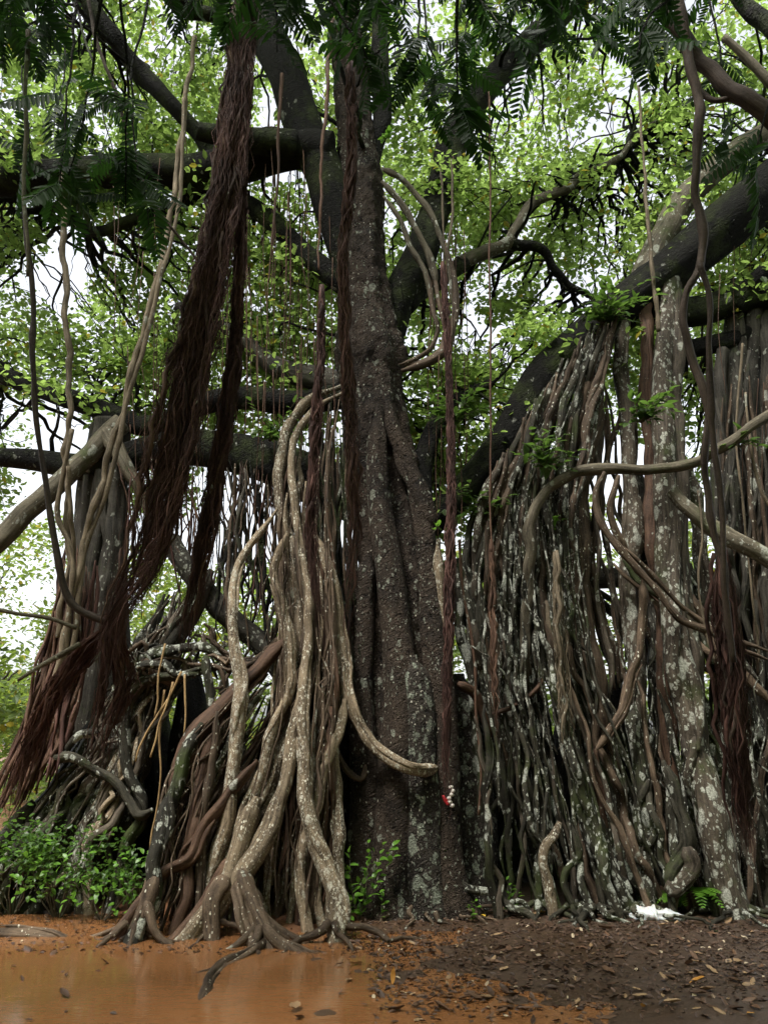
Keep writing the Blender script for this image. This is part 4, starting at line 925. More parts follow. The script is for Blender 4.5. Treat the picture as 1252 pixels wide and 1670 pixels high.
LVS = [leaf_mesh('leaf', M_SEED, random.uniform(.45, .62), random.uniform(.05, .3)) for _ in range(4)]
def orient(d, up, scale):
    d = Vector(d).normalized(); up = Vector(up)
    s = d.cross(up)
    if s.length < 1e-4: s = Vector((1, 0, 0))
    s.normalize(); n = s.cross(d)
    return Matrix(((s.x, d.x, n.x), (s.y, d.y, n.y), (s.z, d.z, n.z))).to_4x4() @ Matrix.Scale(scale, 4)
def sprig(name, label, cat, base, stems, leaf_len, per, pool, stem_mat, group=None):
    t = thing(name, label, cat, base, group)
    for tipp in stems:
        b = Vector(base); e = Vector(tipp)
        mid = (b + e) / 2 + Vector((random.gauss(0, .03), random.gauss(0, .03), .06))
        C, Rr = root_curve(np.array([b, mid, e]), leaf_len * .045, leaf_len * .02, 0.03, 0)
        d = tube_data(C, Rr, 5, 0)
        obj('stem', mesh('stem', d[0], d[1], stem_mat, d[2]), t)
        for k in range(per):
            f = (k + 1.2) / (per + .2) ; f = min(f, 1)
            p = Vector(C[min(len(C) - 1, int(f * (len(C) - 1)))])
            dr = (e - b).normalized() * .7 + Vector((random.gauss(0, .8), random.gauss(-.25, .7), random.uniform(-.5, .35)))
            lo = bpy.data.objects.new('leaf', random.choice(pool))
            link(lo, t)
            lo.matrix_local = Matrix.Identity(4)
            M = Matrix.Translation(p) @ orient(dr, (random.gauss(0, .3), random.gauss(-.3, .3), 1), leaf_len * random.uniform(.7, 1.2))
            lo.matrix_basis = M
    return t
def around(base, n, r, up=.1):
    return [(base[0] + random.uniform(-r, r), base[1] + random.uniform(-r, .3 * r), base[2] + random.uniform(-.3 * r, r) + up) for _ in range(n)]
EP = [
    ('leafy shoot sprouting from the right edge of the main trunk', (705, 870), 8.35, 1, .02, .15, 4),
    ('broad tuft of pointed leaves crowning the top of the right root fan', (985, 530), 8.7, 14, .45, .19, 8),
    ('spray of fresh leaves growing in front of the right pillar roots above the curved branch', (1045, 690), 8.2, 9, .28, .18, 7),
    ('leaf tuft on the knee of the curved brown branch', (885, 765), 8.3, 11, .33, .17, 7),
    ('loose leafy sprays hanging right of the trunk over the dark stub limb', (745, 690), 8.8, 12, .38, .17, 8),
    ('leaf cluster below the leaning limb right of the trunk', (775, 845), 8.7, 9, .30, .17, 7),
    ('small yellow-green shoot on the upper trunk beside the bowed roots', (628, 230), 8.7, 3, .12, .14, 5),
    ('leafy twig drooping from the curved branch beside the right columns', (1205, 730), 7.9, 4, .22, .16, 6),
    ('small shoot with few leaves low on the right root curtain', (905, 870), 8.5, 2, .10, .13, 5),
    ('drooping leaf spray left of the trunk under the lower limb', (440, 720), 9.0, 9, .38, .15, 7),
]
for lab, (x, y), Y, n, r, ll, per in EP:
    b = U(x, y, Y)
    sprig('leafy_shoot', lab, 'shoot', b, around(b, n if n < 5 else int(n * 1.7), r * 1.15, .03), ll * .72, per, LV if n > 3 else LVS, M_BRANCH, 'leafy shoots on the banyan')
# saplings at the trunk's foot
def on_ground(px, py):
    Y = gY(py); p = U(px, py, Y); return (p[0], p[1], float(ground_h(p[0], p[1])))
for lab, x, gy_, Y, targets, ll, per in [
    ('slender sapling with bright green leaves spread against the dark trunk foot', 585, 1490, 8.1, [(650, 1385), (600, 1375), (570, 1390), (625, 1378), (610, 1390), (640, 1380), (560, 1400)], .085, 10),
    ('tiny sapling with a few bright leaves beside the lowest pale root', 565, 1495, 7.9, [(560, 1455), (545, 1470), (585, 1440)], .08, 5),
    ('tiny seedling with small leaves right of the bright sapling by the trunk', 620, 1492, 8.1, [(625, 1462), (610, 1450)], .065, 5),
    ('little green seedling in front of the curled surface root', 770, 1500, 8.0, [(775, 1470), (765, 1478), (785, 1480)], .06, 5),
    ('small green weed in the dark hollow of the right roots', 830, 1485, 8.3, [(825, 1435), (838, 1445), (830, 1455)], .06, 6)]:
    b = U(x, gy_, Y); b = (b[0], b[1], float(ground_h(b[0], b[1])) - .01)
    sprig('sapling', lab, 'sapling', b, [U(tx, ty, Y - random.uniform(0, .1)) for tx, ty in targets], ll, per, LVS, M_BRANCH, 'saplings among the roots')

# shrubs at the left
def shrub(label, px, py, h, w, n, ll):
    b = on_ground(px, py)
    t = thing('shrub', label, 'shrub', b, 'shrubs at the left of the roots')
    nst = 9; pts = []
    for k in range(nst):
        e = np.array(b) + (random.uniform(-w, w), random.uniform(-w * .6, w * .5), h * random.uniform(.6, 1))
        C, Rr = root_curve(np.array([b, (np.array(b) + e) / 2 + RNG.normal(0, .05, 3), e]), .009, .004, .06, .02)
        d = tube_data(C, Rr, 5, .1); obj('stem', mesh('stem', d[0], d[1], M_BRANCH, d[2]), t)
        pts.append(blob_points(e, (w * .5, w * .45, h * .34), int(n * .62) // nst))
    pts = np.concatenate(pts); near = np.argsort(pts[:, 1])
    pts = pts[pts[:, 2] > b[2] + .02]
    v, f, rn = leaf_cloud(pts, ll, .55)
    o = obj('foliage', mesh('foliage', v, f, M_SHRUB, None, False, rn), t); o['kind'] = 'stuff'
    for k in range(40):
        p = Vector(b) + Vector((random.gauss(0, w * .6), -w * random.uniform(.3, .8), h * random.uniform(.3, 1.05)))
        lo = bpy.data.objects.new('leaf', random.choice(LVS)); link(lo, t)
        lo.matrix_basis = Matrix.Translation(p) @ orient((random.gauss(0, 1), random.gauss(-.6, .6), random.gauss(-.2, .4)), (random.gauss(0, .4), -.4, 1), ll * random.uniform(.9, 1.4))
shrub('dense green shrub at the far left edge below the rust coloured root strands', 20, 1490, .80, .42, 900, .062)
shrub('bushy green shrub in front of the mossy left root fan', 95, 1495, .72, .40, 900, .062)
shrub('low leafy shrub closest to the dark hollow under the left roots', 165, 1500, .45, .33, 500, .058)
shrub('small shrub leaning on the foot of the left root cluster', 215, 1495, .62, .20, 260, .058)

# ferns
def fern(label, px, py, n, L):
    b = on_ground(px, py)
    t = thing('fern', label, 'fern', b, 'ferns by the right pillar')
    for k in range(n):
        a = math.radians(random.uniform(-200, 20)); P = np.array([b, np.array(b) + (L * .35 * math.cos(a), L * .35 * math.sin(a), L * .55), np.array(b) + (L * .8 * math.cos(a), L * .8 * math.sin(a), L * random.uniform(.25, .7))])
        C = catmull(P, 16); V = []; F = []
        T, N, Bn = frames(C)
        side = np.cross(T, [0, 0, 1.0]); side /= np.linalg.norm(side, axis=1)[:, None] + 1e-9
        for i in range(2, 16):
            l = L * .22 * math.sin(math.pi * min(1, (i + 1) / 17)) + .008
            for s in (-1, 1):
                q = len(V); p = C[i]; d = side[i] * s * .9 + T[i] * .4; wv = T[i] * L * .022
                V += [p - wv, p + d * l * .5 - wv * 1.0, p + d * l, p + d * l * .5 + wv * 1.2, p + wv]
                F += [(q, q + 1, q + 3, q + 4), (q + 1, q + 2, q + 3, q + 3)]
        F = [f if f[2] != f[3] else (f[0], f[1], f[2], f[0]) for f in F]
        me = bpy.data.meshes.new('leaf'); me.from_pydata([tuple(map(float, x)) for x in V], [], [tuple(dict.fromkeys(f)) for f in F]); me.materials.append(M_SEED)
        obj('leaf', me, t)
fern('feathery green fern at the foot of the big right pillar', 1140, 1492, 9, .42)
fern('low fern beside the white plastic bag', 1105, 1490, 6, .30)
fern('fern in the shade at the far right edge', 1246, 1470, 6, .40)

# ------------------------------------------------------------------ hanging roots and vines in front
def bundle(name, label, axis_pts, widths, Y0, Y1, n, rpx, mat, stuff_n=0, group='hanging root bundles', spread_end=1.0, dfront=.1, tip=True, mat2=None):
    base = px_path(axis_pts, Y0, Y1)
    t = thing(name, label, 'hanging roots', tuple(base[-1]), group)
    W = np.array(widths) * 0.54 * np.array([mpp(p[1], b[1]) for p, b in zip(axis_pts, base)])
    M = 40
    q = catmull(np.hstack([base, W[:, None]]), M)
    C, w = q[:, :3], q[:, 3]
    hair = Acc(); CLU = [(random.gauss(0, .55), random.gauss(0, .5), random.uniform(0, 6.3), random.uniform(-2, 2), random.uniform(-.7, .15), random.uniform(.9, 1.4)) for _ in range(max(4, n // 9))]
    for k in range(n + stuff_n):
        cu, cv, ph, tw, ca, cb = random.choice(CLU)
        sg = .10 if random.random() < .8 else .35
        u = cu + random.gauss(0, sg); v = cv + random.gauss(0, sg); ph += random.gauss(0, .25)
        a = int(M * max(0, ca + random.uniform(-.15, .15))); b = int(M * min(1, cb + random.uniform(-.25, .15)))
        if b - a < 8: continue
        seg = C[a:b].copy()
        s = np.linspace(0, 1, len(seg))
        uu = u + .42 * np.sin(tw * 5 * s + ph); vv = v + .35 * np.cos(tw * 4 * s + ph)
        seg[:, 0] += uu * w[a:b]; seg[:, 1] += vv * (w[a:b] * .7 + dfront * .3)
        fine = k >= n
        r = rpx * (random.uniform(.22, .45) if fine else random.choice((random.uniform(.4, 1.0), random.uniform(.4, 1.0), random.uniform(1.2, 2.4)))) * mpp(700, (Y0 + Y1) / 2)
        pts = seg[::4] if len(seg) > 12 else seg[::2]
        if tip and random.random() < .45:
            e = pts[-1]; dl = random.uniform(.08, .35); pts = np.vstack([pts[:-1], [e + (random.gauss(0, .02), 0, -dl * .4)], [e + (random.gauss(0, .03), random.gauss(0, .03), -dl)]])
        Cc, Rr = root_curve(pts, r, r * .8, .09 if not fine else .12, .022 if not fine else .03, random.uniform(.3, .8), tip=tip)
        d = tube_data(Cc, Rr, 5 if not fine else 3, .15 if not fine else 0)
        if fine: hair.add(*d)
        else: obj('strand', mesh('strand', d[0], d[1], mat2 if (mat2 and random.random() < .3) else mat, d[2]), t)
    if stuff_n:
        o = hair.build('fine_strands', mat, t); o['kind'] = 'stuff'
    return t
bundle('hanging_root_bundle', 'massive maroon bundle of fine aerial roots gathered into a knot at the left', [(412, -60), (395, 120), (378, 280), (352, 430), (322, 600), (300, 740), (275, 850), (240, 940), (190, 1010), (130, 1050)], (24, 28, 28, 34, 46, 56, 52, 42, 26, 24), 5.0, 5.2, 120, 1.7, M_HAIR, 420, dfront=.12, mat2=M_FIBRE)
bundle('hanging_root_bundle', 'second maroon root bundle falling straight beside the massive one', [(398, 240), (394, 400), (386, 580), (366, 720), (345, 850), (325, 960), (300, 1060)], (5, 10, 18, 24, 26, 28, 34), 5.1, 5.4, 50, 1.5, M_HAIR, 200, mat2=M_FIBRE)
bundle('hanging_root_bundle', 'ragged frayed root tail fanning out below the knot at the left', [(190, 1010), (150, 1050), (100, 1120), (60, 1200), (20, 1290)], (20, 28, 26, 22, 18), 5.2, 5.6, 30, 1.6, M_HAIR, 110)
bundle('hanging_root_bundle', 'thin frayed roots dropping straight down from the knot', [(185, 1000), (190, 1060), (185, 1120), (170, 1200)], (22, 30, 40, 44), 5.2, 5.4, 30, 1.5, M_HAIR, 120)
bundle('hanging_root_bundle', 'dark maroon root bundle hanging at the right edge before the pillar roots', [(1180, 900), (1185, 980), (1198, 1080), (1205, 1180), (1212, 1280), (1218, 1360)], (10, 22, 30, 28, 22, 14), 5.4, 5.6, 70, 1.6, M_HAIR, 240, mat2=M_VINE)
bundle('hanging_root_bundle', 'red-brown string of fine roots hanging down the right edge of the main trunk', [(722, 430), (730, 560), (735, 660), (738, 780), (735, 900), (732, 1020), (730, 1120), (728, 1220), (730, 1320)], (2, 3, 5, 9, 12, 13, 14, 13, 6), 8.3, 8.05, 40, 1.2, M_HAIR, 60)
bundle('hanging_root_bundle', 'blurred maroon root strand hanging close before the main trunk', [(570, 100), (575, 260), (562, 420), (566, 560), (575, 700), (580, 850), (572, 960), (568, 1060)], (6, 7, 8, 8, 11, 12, 16, 8), 4.6, 4.7, 14, 2.2, M_HAIR, 40)
bundle('hanging_root_bundle', 'reddish hairy root tuft hanging beside the pale bowed roots left of the trunk', [(525, 470), (522, 600), (515, 680), (512, 760), (508, 850), (512, 950), (545, 1060)], (3, 5, 10, 8, 10, 9, 6), 6.5, 6.6, 16, 1.8, M_HAIR, 50)
bundle('hanging_root_bundle', 'thin brown roots with frayed tips hanging inside the right root curtain', [(800, 880), (801, 980), (803, 1080), (806, 1150), (808, 1210)], (2, 4, 5, 6, 7), 8.2, 8.2, 10, 1.3, M_FIBRE, 14)
bundle('hanging_root_bundle', 'fan of tan thread roots spreading over the middle of the right root curtain', [(905, 900), (908, 1000), (912, 1080), (915, 1150), (918, 1215)], (6, 10, 14, 18, 24), 8.15, 8.2, 16, 1.5, M_TAN, 20)

def vine(label, paths, Y0, Y1, mat, name='hanging_vine', cat='vine', group='hanging vines'):
    P0 = px_path(paths[0][0], Y0, Y1)
    t = thing(name, label, cat, tuple(P0[-1]), group)
    for pts, rp in paths:
        R_(t, mat, pts, rp, Y0, Y1, name='stem', wob=0.6, S=7, lump=.14, seg=.05)
    return t
vine('thick dark vine hanging straight in front of the right pillars, forked near the middle', [([(1085, -60), (1120, 60), (1135, 180), (1137, 300), (1140, 430), (1120, 480), (1122, 560), (1150, 660), (1152, 750), (1158, 850), (1180, 940), (1190, 1040)], (8, 5)), ([(1140, 430), (1155, 480), (1152, 580), (1160, 680), (1170, 760), (1180, 860), (1178, 960), (1195, 1080)], (5, 5))], 4.6, 5.0, M_VINE)
vine('thin dark vine at the far left running down to the maroon knot', [([(40, 330), (50, 450), (56, 600), (65, 720), (78, 820), (95, 910), (120, 985), (175, 1015)], (3.5, 6))], 5.0, 5.2, M_VINE)
vine('pale grey vine hanging from the upper left fronds', [([(46, 50), (44, 150), (40, 250), (42, 340), (46, 450)], (4, 3))], 4.5, 4.6, M_BRANCH)
vine('thin dark vine slanting across the upper left canopy', [([(140, -20), (160, 70), (185, 140), (205, 210), (228, 280), (270, 360), (320, 420), (345, 450)], (3.2, 1.8))], 5.0, 5.5, M_VINE)
vine('tan twisted vine hanging at the left beside the grey trunk', [([(103, 282), (104, 340), (106, 450), (112, 580), (115, 660), (108, 730), (110, 800), (112, 900), (106, 960), (95, 1040)], (5, 5)), ([(118, 700), (100, 800), (95, 840), (108, 880), (118, 930), (114, 1010), (104, 1090)], (4, 5)), ([(112, 760), (116, 830), (120, 920)], (4, 4))], 8.3, 8.6, M_TAN)
vine('long tan vine slanting down from the upper left to the left root cone', [([(318, 60), (305, 150), (290, 270), (270, 400), (245, 500), (222, 580), (205, 650), (185, 720), (165, 790), (145, 860), (128, 930), (112, 1010), (90, 1110)], (4, 6)), ([(300, 160), (298, 270), (282, 380), (262, 460), (235, 560), (210, 650), (190, 740), (170, 810), (140, 900), (128, 980), (118, 1060)], (3, 5))], 8.2, 8.6, M_TAN)
vine('straight pale vine hanging before the upper right canopy down to the thick limb', [([(1040, 140), (1048, 250), (1055, 350), (1062, 430), (1070, 500), (1073, 540)], (2, 4))], 8.4, 8.5, M_TAN)
vine('hair-thin vine hanging right of the bowed roots', [([(797, 150), (799, 300), (798, 450), (800, 600), (799, 750), (801, 900)], (1.6, 1.6))], 7.8, 8.0, M_FIBRE)
vine('thin reddish vine hanging in front of the left big limb', [([(460, 120), (456, 200), (452, 290), (446, 380), (438, 460)], (3, 1.2))], 8.0, 8.2, M_FIBRE)
vine('thin tan vine running down the left edge of the upper trunk', [([(542, 30), (535, 120), (528, 220), (522, 330), (520, 440)], (4, 1.5))], 7.5, 7.8, M_FIBRE)
vine('thin wavy pale vine hanging before the right columns', [([(1138, 800), (1144, 880), (1138, 960), (1148, 1020), (1165, 1080)], (1.8, 1.8)), ([(1215, 640), (1225, 740), (1240, 800), (1258, 830)], (2, 3))], 8.0, 8.0, M_TAN)
vine('slender brown vine crossing before the right columns', [([(1210, 560), (1200, 700), (1212, 840), (1225, 960), (1238, 1080)], (2, 2))], 8.2, 8.4, M_TAN)
vine('straight brown vine drooping from the trunk shoot to the ground at the right', [([(748, 880), (755, 960), (770, 1050), (776, 1150), (784, 1250), (780, 1330)], (2.5, 2))], 8.3, 8.3, M_FIBRE)
vine('bare twig poking out from the maroon knot to the left', [([(0, 995), (40, 1003), (80, 1008), (125, 1024)], (3, 4)), ([(30, 1110), (60, 1090), (95, 1070), (130, 1050)], (3, 5))], 5.2, 5.2, M_BRANCH)
# many thin hanging threads in the upper half, joined
thr = thing('hanging_threads', 'curtain of hair-thin roots hanging under the upper limbs of the banyan', 'hanging roots', U(500, 600, 9), 'hanging root bundles')
acc = Acc()
for k in range(130):
    x = random.choice([random.uniform(380, 560), random.uniform(430, 560), random.uniform(700, 760), random.uniform(170, 340), random.uniform(1150, 1250), random.uniform(360, 480)])
    y0 = random.uniform(200, 700); L = random.uniform(120, 420); Y = random.uniform(8.6, 10)
    R_(thr, M_FIBRE, [(x, y0), (x + random.gauss(0, 4), y0 + L / 2), (x + random.gauss(0, 6), y0 + L)], (.9, .7), Y, Y, acc=acc, S=3, wob=.4, seg=.12, lump=0)
o = acc.build('fine_strands', M_FIBRE, thr); o['kind'] = 'stuff'

# ------------------------------------------------------------------ tree leaning over from the right and above (feathery leaves)
over = thing('overhanging_tree', 'dark feathery-leaved tree reaching over the top of the view from beyond the right edge', 'tree', (5.6, 2.0, 0))
def W3(P, r0, r1, mat, name, par, S=12, wob=.03):
    C, Rr = root_curve(np.array(P, float), r0, r1, .1, wob, 1.5)
    d = tube_data(C, Rr, S, .08); return obj(name, mesh(name, d[0], d[1], mat, d[2]), par)
W3([(5.6, 2.0, -.1), (5.5, 2.2, 2), (5.2, 2.5, 4.5), (4.6, 3.0, 6.6), (3.5, 3.4, 8.2)], .3, .14, M_LIMB, 'trunk', over, 16)
W3([(3.9, 3.3, 7.7), (2.4, 3.9, 7.2), (0.8, 4.2, 6.9), (-1.0, 4.2, 7.0), (-2.6, 4.2, 6.7), (-3.6, 4.1, 6.4)], .10, .03, M_LIMB, 'branch', over)
W3([(4.7, 2.9, 6.4), (3.6, 3.6, 6.9), (2.5, 4.4, 7.4), (1.2, 5.0, 7.6)], .09, .03, M_LIMB, 'branch', over)
R_(over, M_VINE, [(1050, -60), (1075, 10), (1105, 60), (1150, 105), (1195, 150), (1260, 195), (1330, 240)], (11, 14), 4.9, 4.6, name='branch', S=14, wob=.5)
R_(over, M_VINE, [(1140, 150), (1165, 165), (1200, 158)], (5, 6), 4.8, 4.7, name='branch', S=8)
R_(over, M_BRANCH, [(1180, 60), (1215, 95), (1260, 140)], (6, 8), 6.0, 6.0, name='branch', S=8)
R_(over, M_LIMB, [(1195, -20), (1225, 20), (1270, 60)], (12, 16), 5.0, 4.8, name='branch', S=10)
def frond_mesh():
    V = []; F = []; n = random.randint(12, 15); drp = random.uniform(.08, .35); sw = random.uniform(-.12, .12)
    def rach(t): return np.array([sw * t * t, t, -drp * t * t])
    for i in range(1, n + 1):
        t = i / n; c = rach(t)
        pl = (.25 * math.sin(math.pi * (0.22 + .68 * t)) + .04) * random.uniform(.85, 1.1)
        for s_ in (-1, 1):
            d = np.array([s_ * .86, .50, -.25 + random.gauss(0, .12)]); d /= np.linalg.norm(d)
            w = np.cross(d, [0, 0, 1.0]); w /= np.linalg.norm(w); w = w * .030 + np.array([0, 0, random.gauss(0, .010)])
            k = len(V); dz = np.array([0, 0, -.04 * pl / .2])
            V += [c, c + d * pl * .25 - w, c + d * pl * .75 - w * .9 + dz * .6, c + d * pl + dz, c + d * pl * .75 + w * .9 + dz * .6, c + d * pl * .25 + w]
            F += [(k, k + 3, k + 2, k + 1), (k, k + 5, k + 4, k + 3)]
    pr = [rach(t) for t in np.linspace(0, 1, 6)]
    for p0, p1 in zip(pr[:-1], pr[1:]):
        k = len(V); V += [p0 + (-.006, 0, .002), p0 + (.006, 0, .002), p1 + (.005, 0, .002), p1 + (-.005, 0, .002)]; F.append((k, k + 1, k + 2, k + 3))
    return mesh('frond', np.array([tuple(map(float, x)) for x in V]), np.array(F), M_FROND, None, False)
FR = [frond_mesh() for _ in range(9)]
FZ = [((0, 130), (-60, 90), 14), ((40, 210), (180, 330), 20), ((180, 260), (330, 430), 7), ((300, 480), (-60, 90), 22), ((470, 640), (-60, 60), 18), ((580, 770), (-40, 190), 34), ((740, 960), (-60, 130), 34), ((950, 1110), (20, 130), 16), ((1100, 1252), (-60, 60), 12), ((-60, 60), (-40, 200), 6), ((1150, 1300), (150, 300), 4)]
for (xa, xb), (ya, yb), n in FZ:
    for k in range(max(2, int(n / 4))):
        x, y, Y = random.uniform(xa, xb), random.uniform(ya, yb), random.uniform(3.9, 5.4)
        e = Vector(U(x, y, Y)); st = Vector(U(x + random.gauss(0, 90), min(y - random.uniform(90, 200), -20), Y + random.gauss(0, .25)))
        C, Rr = root_curve(np.array([st, (st + e) / 2 + Vector((random.gauss(0, .08), 0, .05)), e]), .012, .004, .06, .01, .8)
        d_ = tube_data(C, Rr, 5, .1); obj('twig', mesh('twig', d_[0], d_[1], M_LIMB, d_[2]), over)
        for q in range(random.randint(5, 8)):
            p = Vector(C[int((len(C) - 1) * min(1, random.uniform(.45, 1.05)))])
            o = bpy.data.objects.new('frond', random.choice(FR)); link(o, over)
            o.matrix_basis = Matrix.Translation(p) @ orient((random.gauss(0, .6), random.gauss(-.15, .5), random.uniform(-1.2, -.1)), (random.gauss(0, .5), random.gauss(-.7, .5), .6), random.uniform(.30, .50))
# out-of-view leaf canopy over the viewer, added to darken the foreground
pts = np.concatenate([blob_points((random.uniform(-9, 9), random.uniform(-7, 3.2), random.uniform(7.6, 9.8)), (1.1, 1.1, .5), 60) for _ in range(190)])
v, f, rn = leaf_cloud(pts, .34, .55)
o = obj('crown', mesh('crown', v, f, M_LEAF, None, False, rn), over); o['kind'] = 'stuff'

# ------------------------------------------------------------------ trees behind
BGT = [('pale green roadside tree seen past the left root cone', -15.5, 26, 8.5, 3.4), ('bright bushy tree low behind the far left roots', -11.5, 22, 4.2, 2.6), ('leafy tree behind the grey left trunk', -9.0, 30, 7.0, 3.4),
       ('round tree in the gap left of the pale roots', -5.2, 26, 7.5, 3.0), ('tall tree filling the gap behind the pale roots', -2.6, 33, 8.0, 3.6), ('light green tree directly behind the main trunk', 1.2, 29, 6.5, 3.2),
       ('bushy tree behind the dark root curtain', 4.0, 25, 7.5, 2.8), ('bright tree seen between the right pillars', 7.4, 27, 8.5, 3.2), ('tree at the far right behind the grey columns', 11.5, 26, 9.0, 3.4),
       ('tall spreading tree behind the far left limb', -19.0, 34, 11, 4.5), ('high tree rising beyond the right thicket', 15.5, 33, 11, 4.5), ('slender tree beyond the left gap of open sky', -13.0, 38, 10, 3.6)]
for lab, x, y, h, w in BGT:
    t = thing('background_tree', lab, 'tree', (x, y, 0.1), 'trees behind the banyan')
    W3([(x, y, -.1), (x + .2, y, h * .35), (x - .2, y + .2, h * .8)], .22, .06, M_GREY, 'trunk', t, 8, .1)
    for k in range(5):
        a = random.uniform(0, 6.3); W3([(x + .1, y, h * random.uniform(.2, .5)), (x + w * .4 * math.cos(a), y + w * .4 * math.sin(a), h * .6), (x + w * .8 * math.cos(a), y + w * .8 * math.sin(a), h * .8)], .08, .02, M_GREY, 'limb', t, 6, .1)
    pts = np.concatenate([blob_points((x + random.uniform(-w, w), y + random.uniform(-w, w), random.uniform(.12 * h, h)), (w * .36, w * .36, w * .26), 170) for _ in range(26)])
    pts = pts[pts[:, 2] > .1]
    v, f, rn = leaf_cloud(pts, .26, .5)
    o = obj('crown', mesh('crown', v, f, M_BG, None, False, rn), t); o['kind'] = 'stuff'
# unseen leaf masses added behind and beside the camera to cut front light
pts = np.concatenate([blob_points((random.uniform(-24, 24), random.uniform(-20, -9), random.uniform(.5, 15)), (2.2, 2.0, 1.6), 90) for _ in range(420)] + [blob_points((sg_ * random.uniform(11, 19), random.uniform(-9, 5.5), random.uniform(.5, 12)), (2.0, 2.0, 1.6), 90) for _ in range(120) for sg_ in (-1, 1)])
pts = pts[pts[:, 2] > 0.05]
v, f, rn = leaf_cloud(pts, .6, .6)
tag(obj('woods', mesh('woods', v, f, M_LEAF, None, False, rn)), 'unseen leaf screen added around the camera to shade the roots', None, None, 'stuff')
# low growth far behind that reads as one mass
pts = np.concatenate([blob_points((random.uniform(-45, 45), random.uniform(38, 60), random.uniform(.3, 4.5)), (2.0, 2.0, 1.2), 90) for _ in range(150)])
pts = pts[pts[:, 2] > 0.05]
v, f, rn = leaf_cloud(pts, .42, .6)
tag(obj('woods', mesh('woods', v, f, M_BG, None, False, rn)), 'green woods far behind the banyan', None, None, 'stuff')
pts = np.concatenate([blob_points((random.uniform(-14, 14), random.uniform(13.5, 20), random.uniform(.1, .9)), (.8, .8, .45), 110) for _ in range(110)])
pts = pts[pts[:, 2] > 0.05]
v, f, rn = leaf_cloud(pts, .14, .5)
tag(obj('undergrowth', mesh('undergrowth', v, f, M_BG, None, False, rn)), 'green undergrowth behind the roots', None, None, 'stuff')

# ------------------------------------------------------------------ litter on the ground
def dry_leaf(mat):
    n = 6; V = []; F = []; cu = random.uniform(.1, .5); fo = random.uniform(.2, .9); w = random.uniform(.34, .55)
    for i in range(n):
        t = i / (n - 1); hw = w / 2 * math.sin(math.pi * (0.06 + .9 * t)) ** .8
        z = cu * (t - .5) ** 2 * 1.2 + random.gauss(0, .015)
        V += [(-hw * math.cos(fo * .6), t - .5, z + hw * math.sin(fo) + random.gauss(0, .02)), (0, t - .5, z), (hw * math.cos(fo * .6), t - .5, z + hw * math.sin(fo) + random.gauss(0, .02))]
    for i in range(n - 1): a = i * 3; F += [(a, a + 1, a + 4, a + 3), (a + 1, a + 2, a + 5, a + 4)]
    return mesh('fallen_leaf', np.array(V), np.array(F), mat, None, True)
DL = [dry_leaf(M_DRY) for _ in range(8)] + [dry_leaf(M_TANLEAF) for _ in range(2)]
def surf(x, y): return max(float(ground_h(x, y)), 0.0)
def drop(me, x, y, size, label, group=None, name='fallen_leaf', cat='leaf', lift=.008):
    o = bpy.data.objects.new(name, me); COL.objects.link(o)
    fl = random.random() < .35
    o.location = (x, y, surf(x, y) + lift + (.03 * size / .1 * .3 if fl else 0))
    o.rotation_euler = (random.gauss(0, .22) + (math.pi if fl else 0), random.gauss(0, .22), random.uniform(0, 6.3)); o.scale = (size,) * 3
    tag(o, label, cat, group); return o
def leaf_label(px, py, k, sz):
    look = ('tan curled' if k >= 8 else ('dark brown flat', 'brown cupped', 'brown folded')[k % 3]) + ' dead leaf '
    look = ('small ' if sz < .06 else ('large ' if sz > .10 else '')) + look
    if px < 430: return look + ('among the toes of the left root cluster' if py < 1560 else 'in the orange puddle')
    if px < 620: return look + ('at the foot of the pale roots' if py < 1560 else 'on the rim of the puddle')
    if px < 800: return look + ('at the foot of the main trunk' if py < 1540 else 'on the muddy strip below the main trunk')
    if px < 1030: return look + ('close to the right root curtain' if py < 1540 else ('on the dark soil in the middle right' if py < 1600 else 'at the lower edge right of centre'))
    return look + ('near the white plastic bag' if py < 1540 else ('on the soil below the white bag' if py < 1600 else 'in the lower right corner'))
cnt = 0
while cnt < 280:
    px = random.uniform(560, 1250) if random.random() < .8 else random.uniform(0, 620)
    py = random.uniform(1495, 1668)
    if px < 640 and py > 1550 and random.random() < .8: continue
    Y = gY(py); p = U(px, py, Y)
    k = random.randrange(len(DL)); sz_ = random.triangular(.045, .15, .075)
    drop(DL[k], p[0], p[1], sz_, leaf_label(px, py, k, sz_), 'dry fallen leaves'); cnt += 1
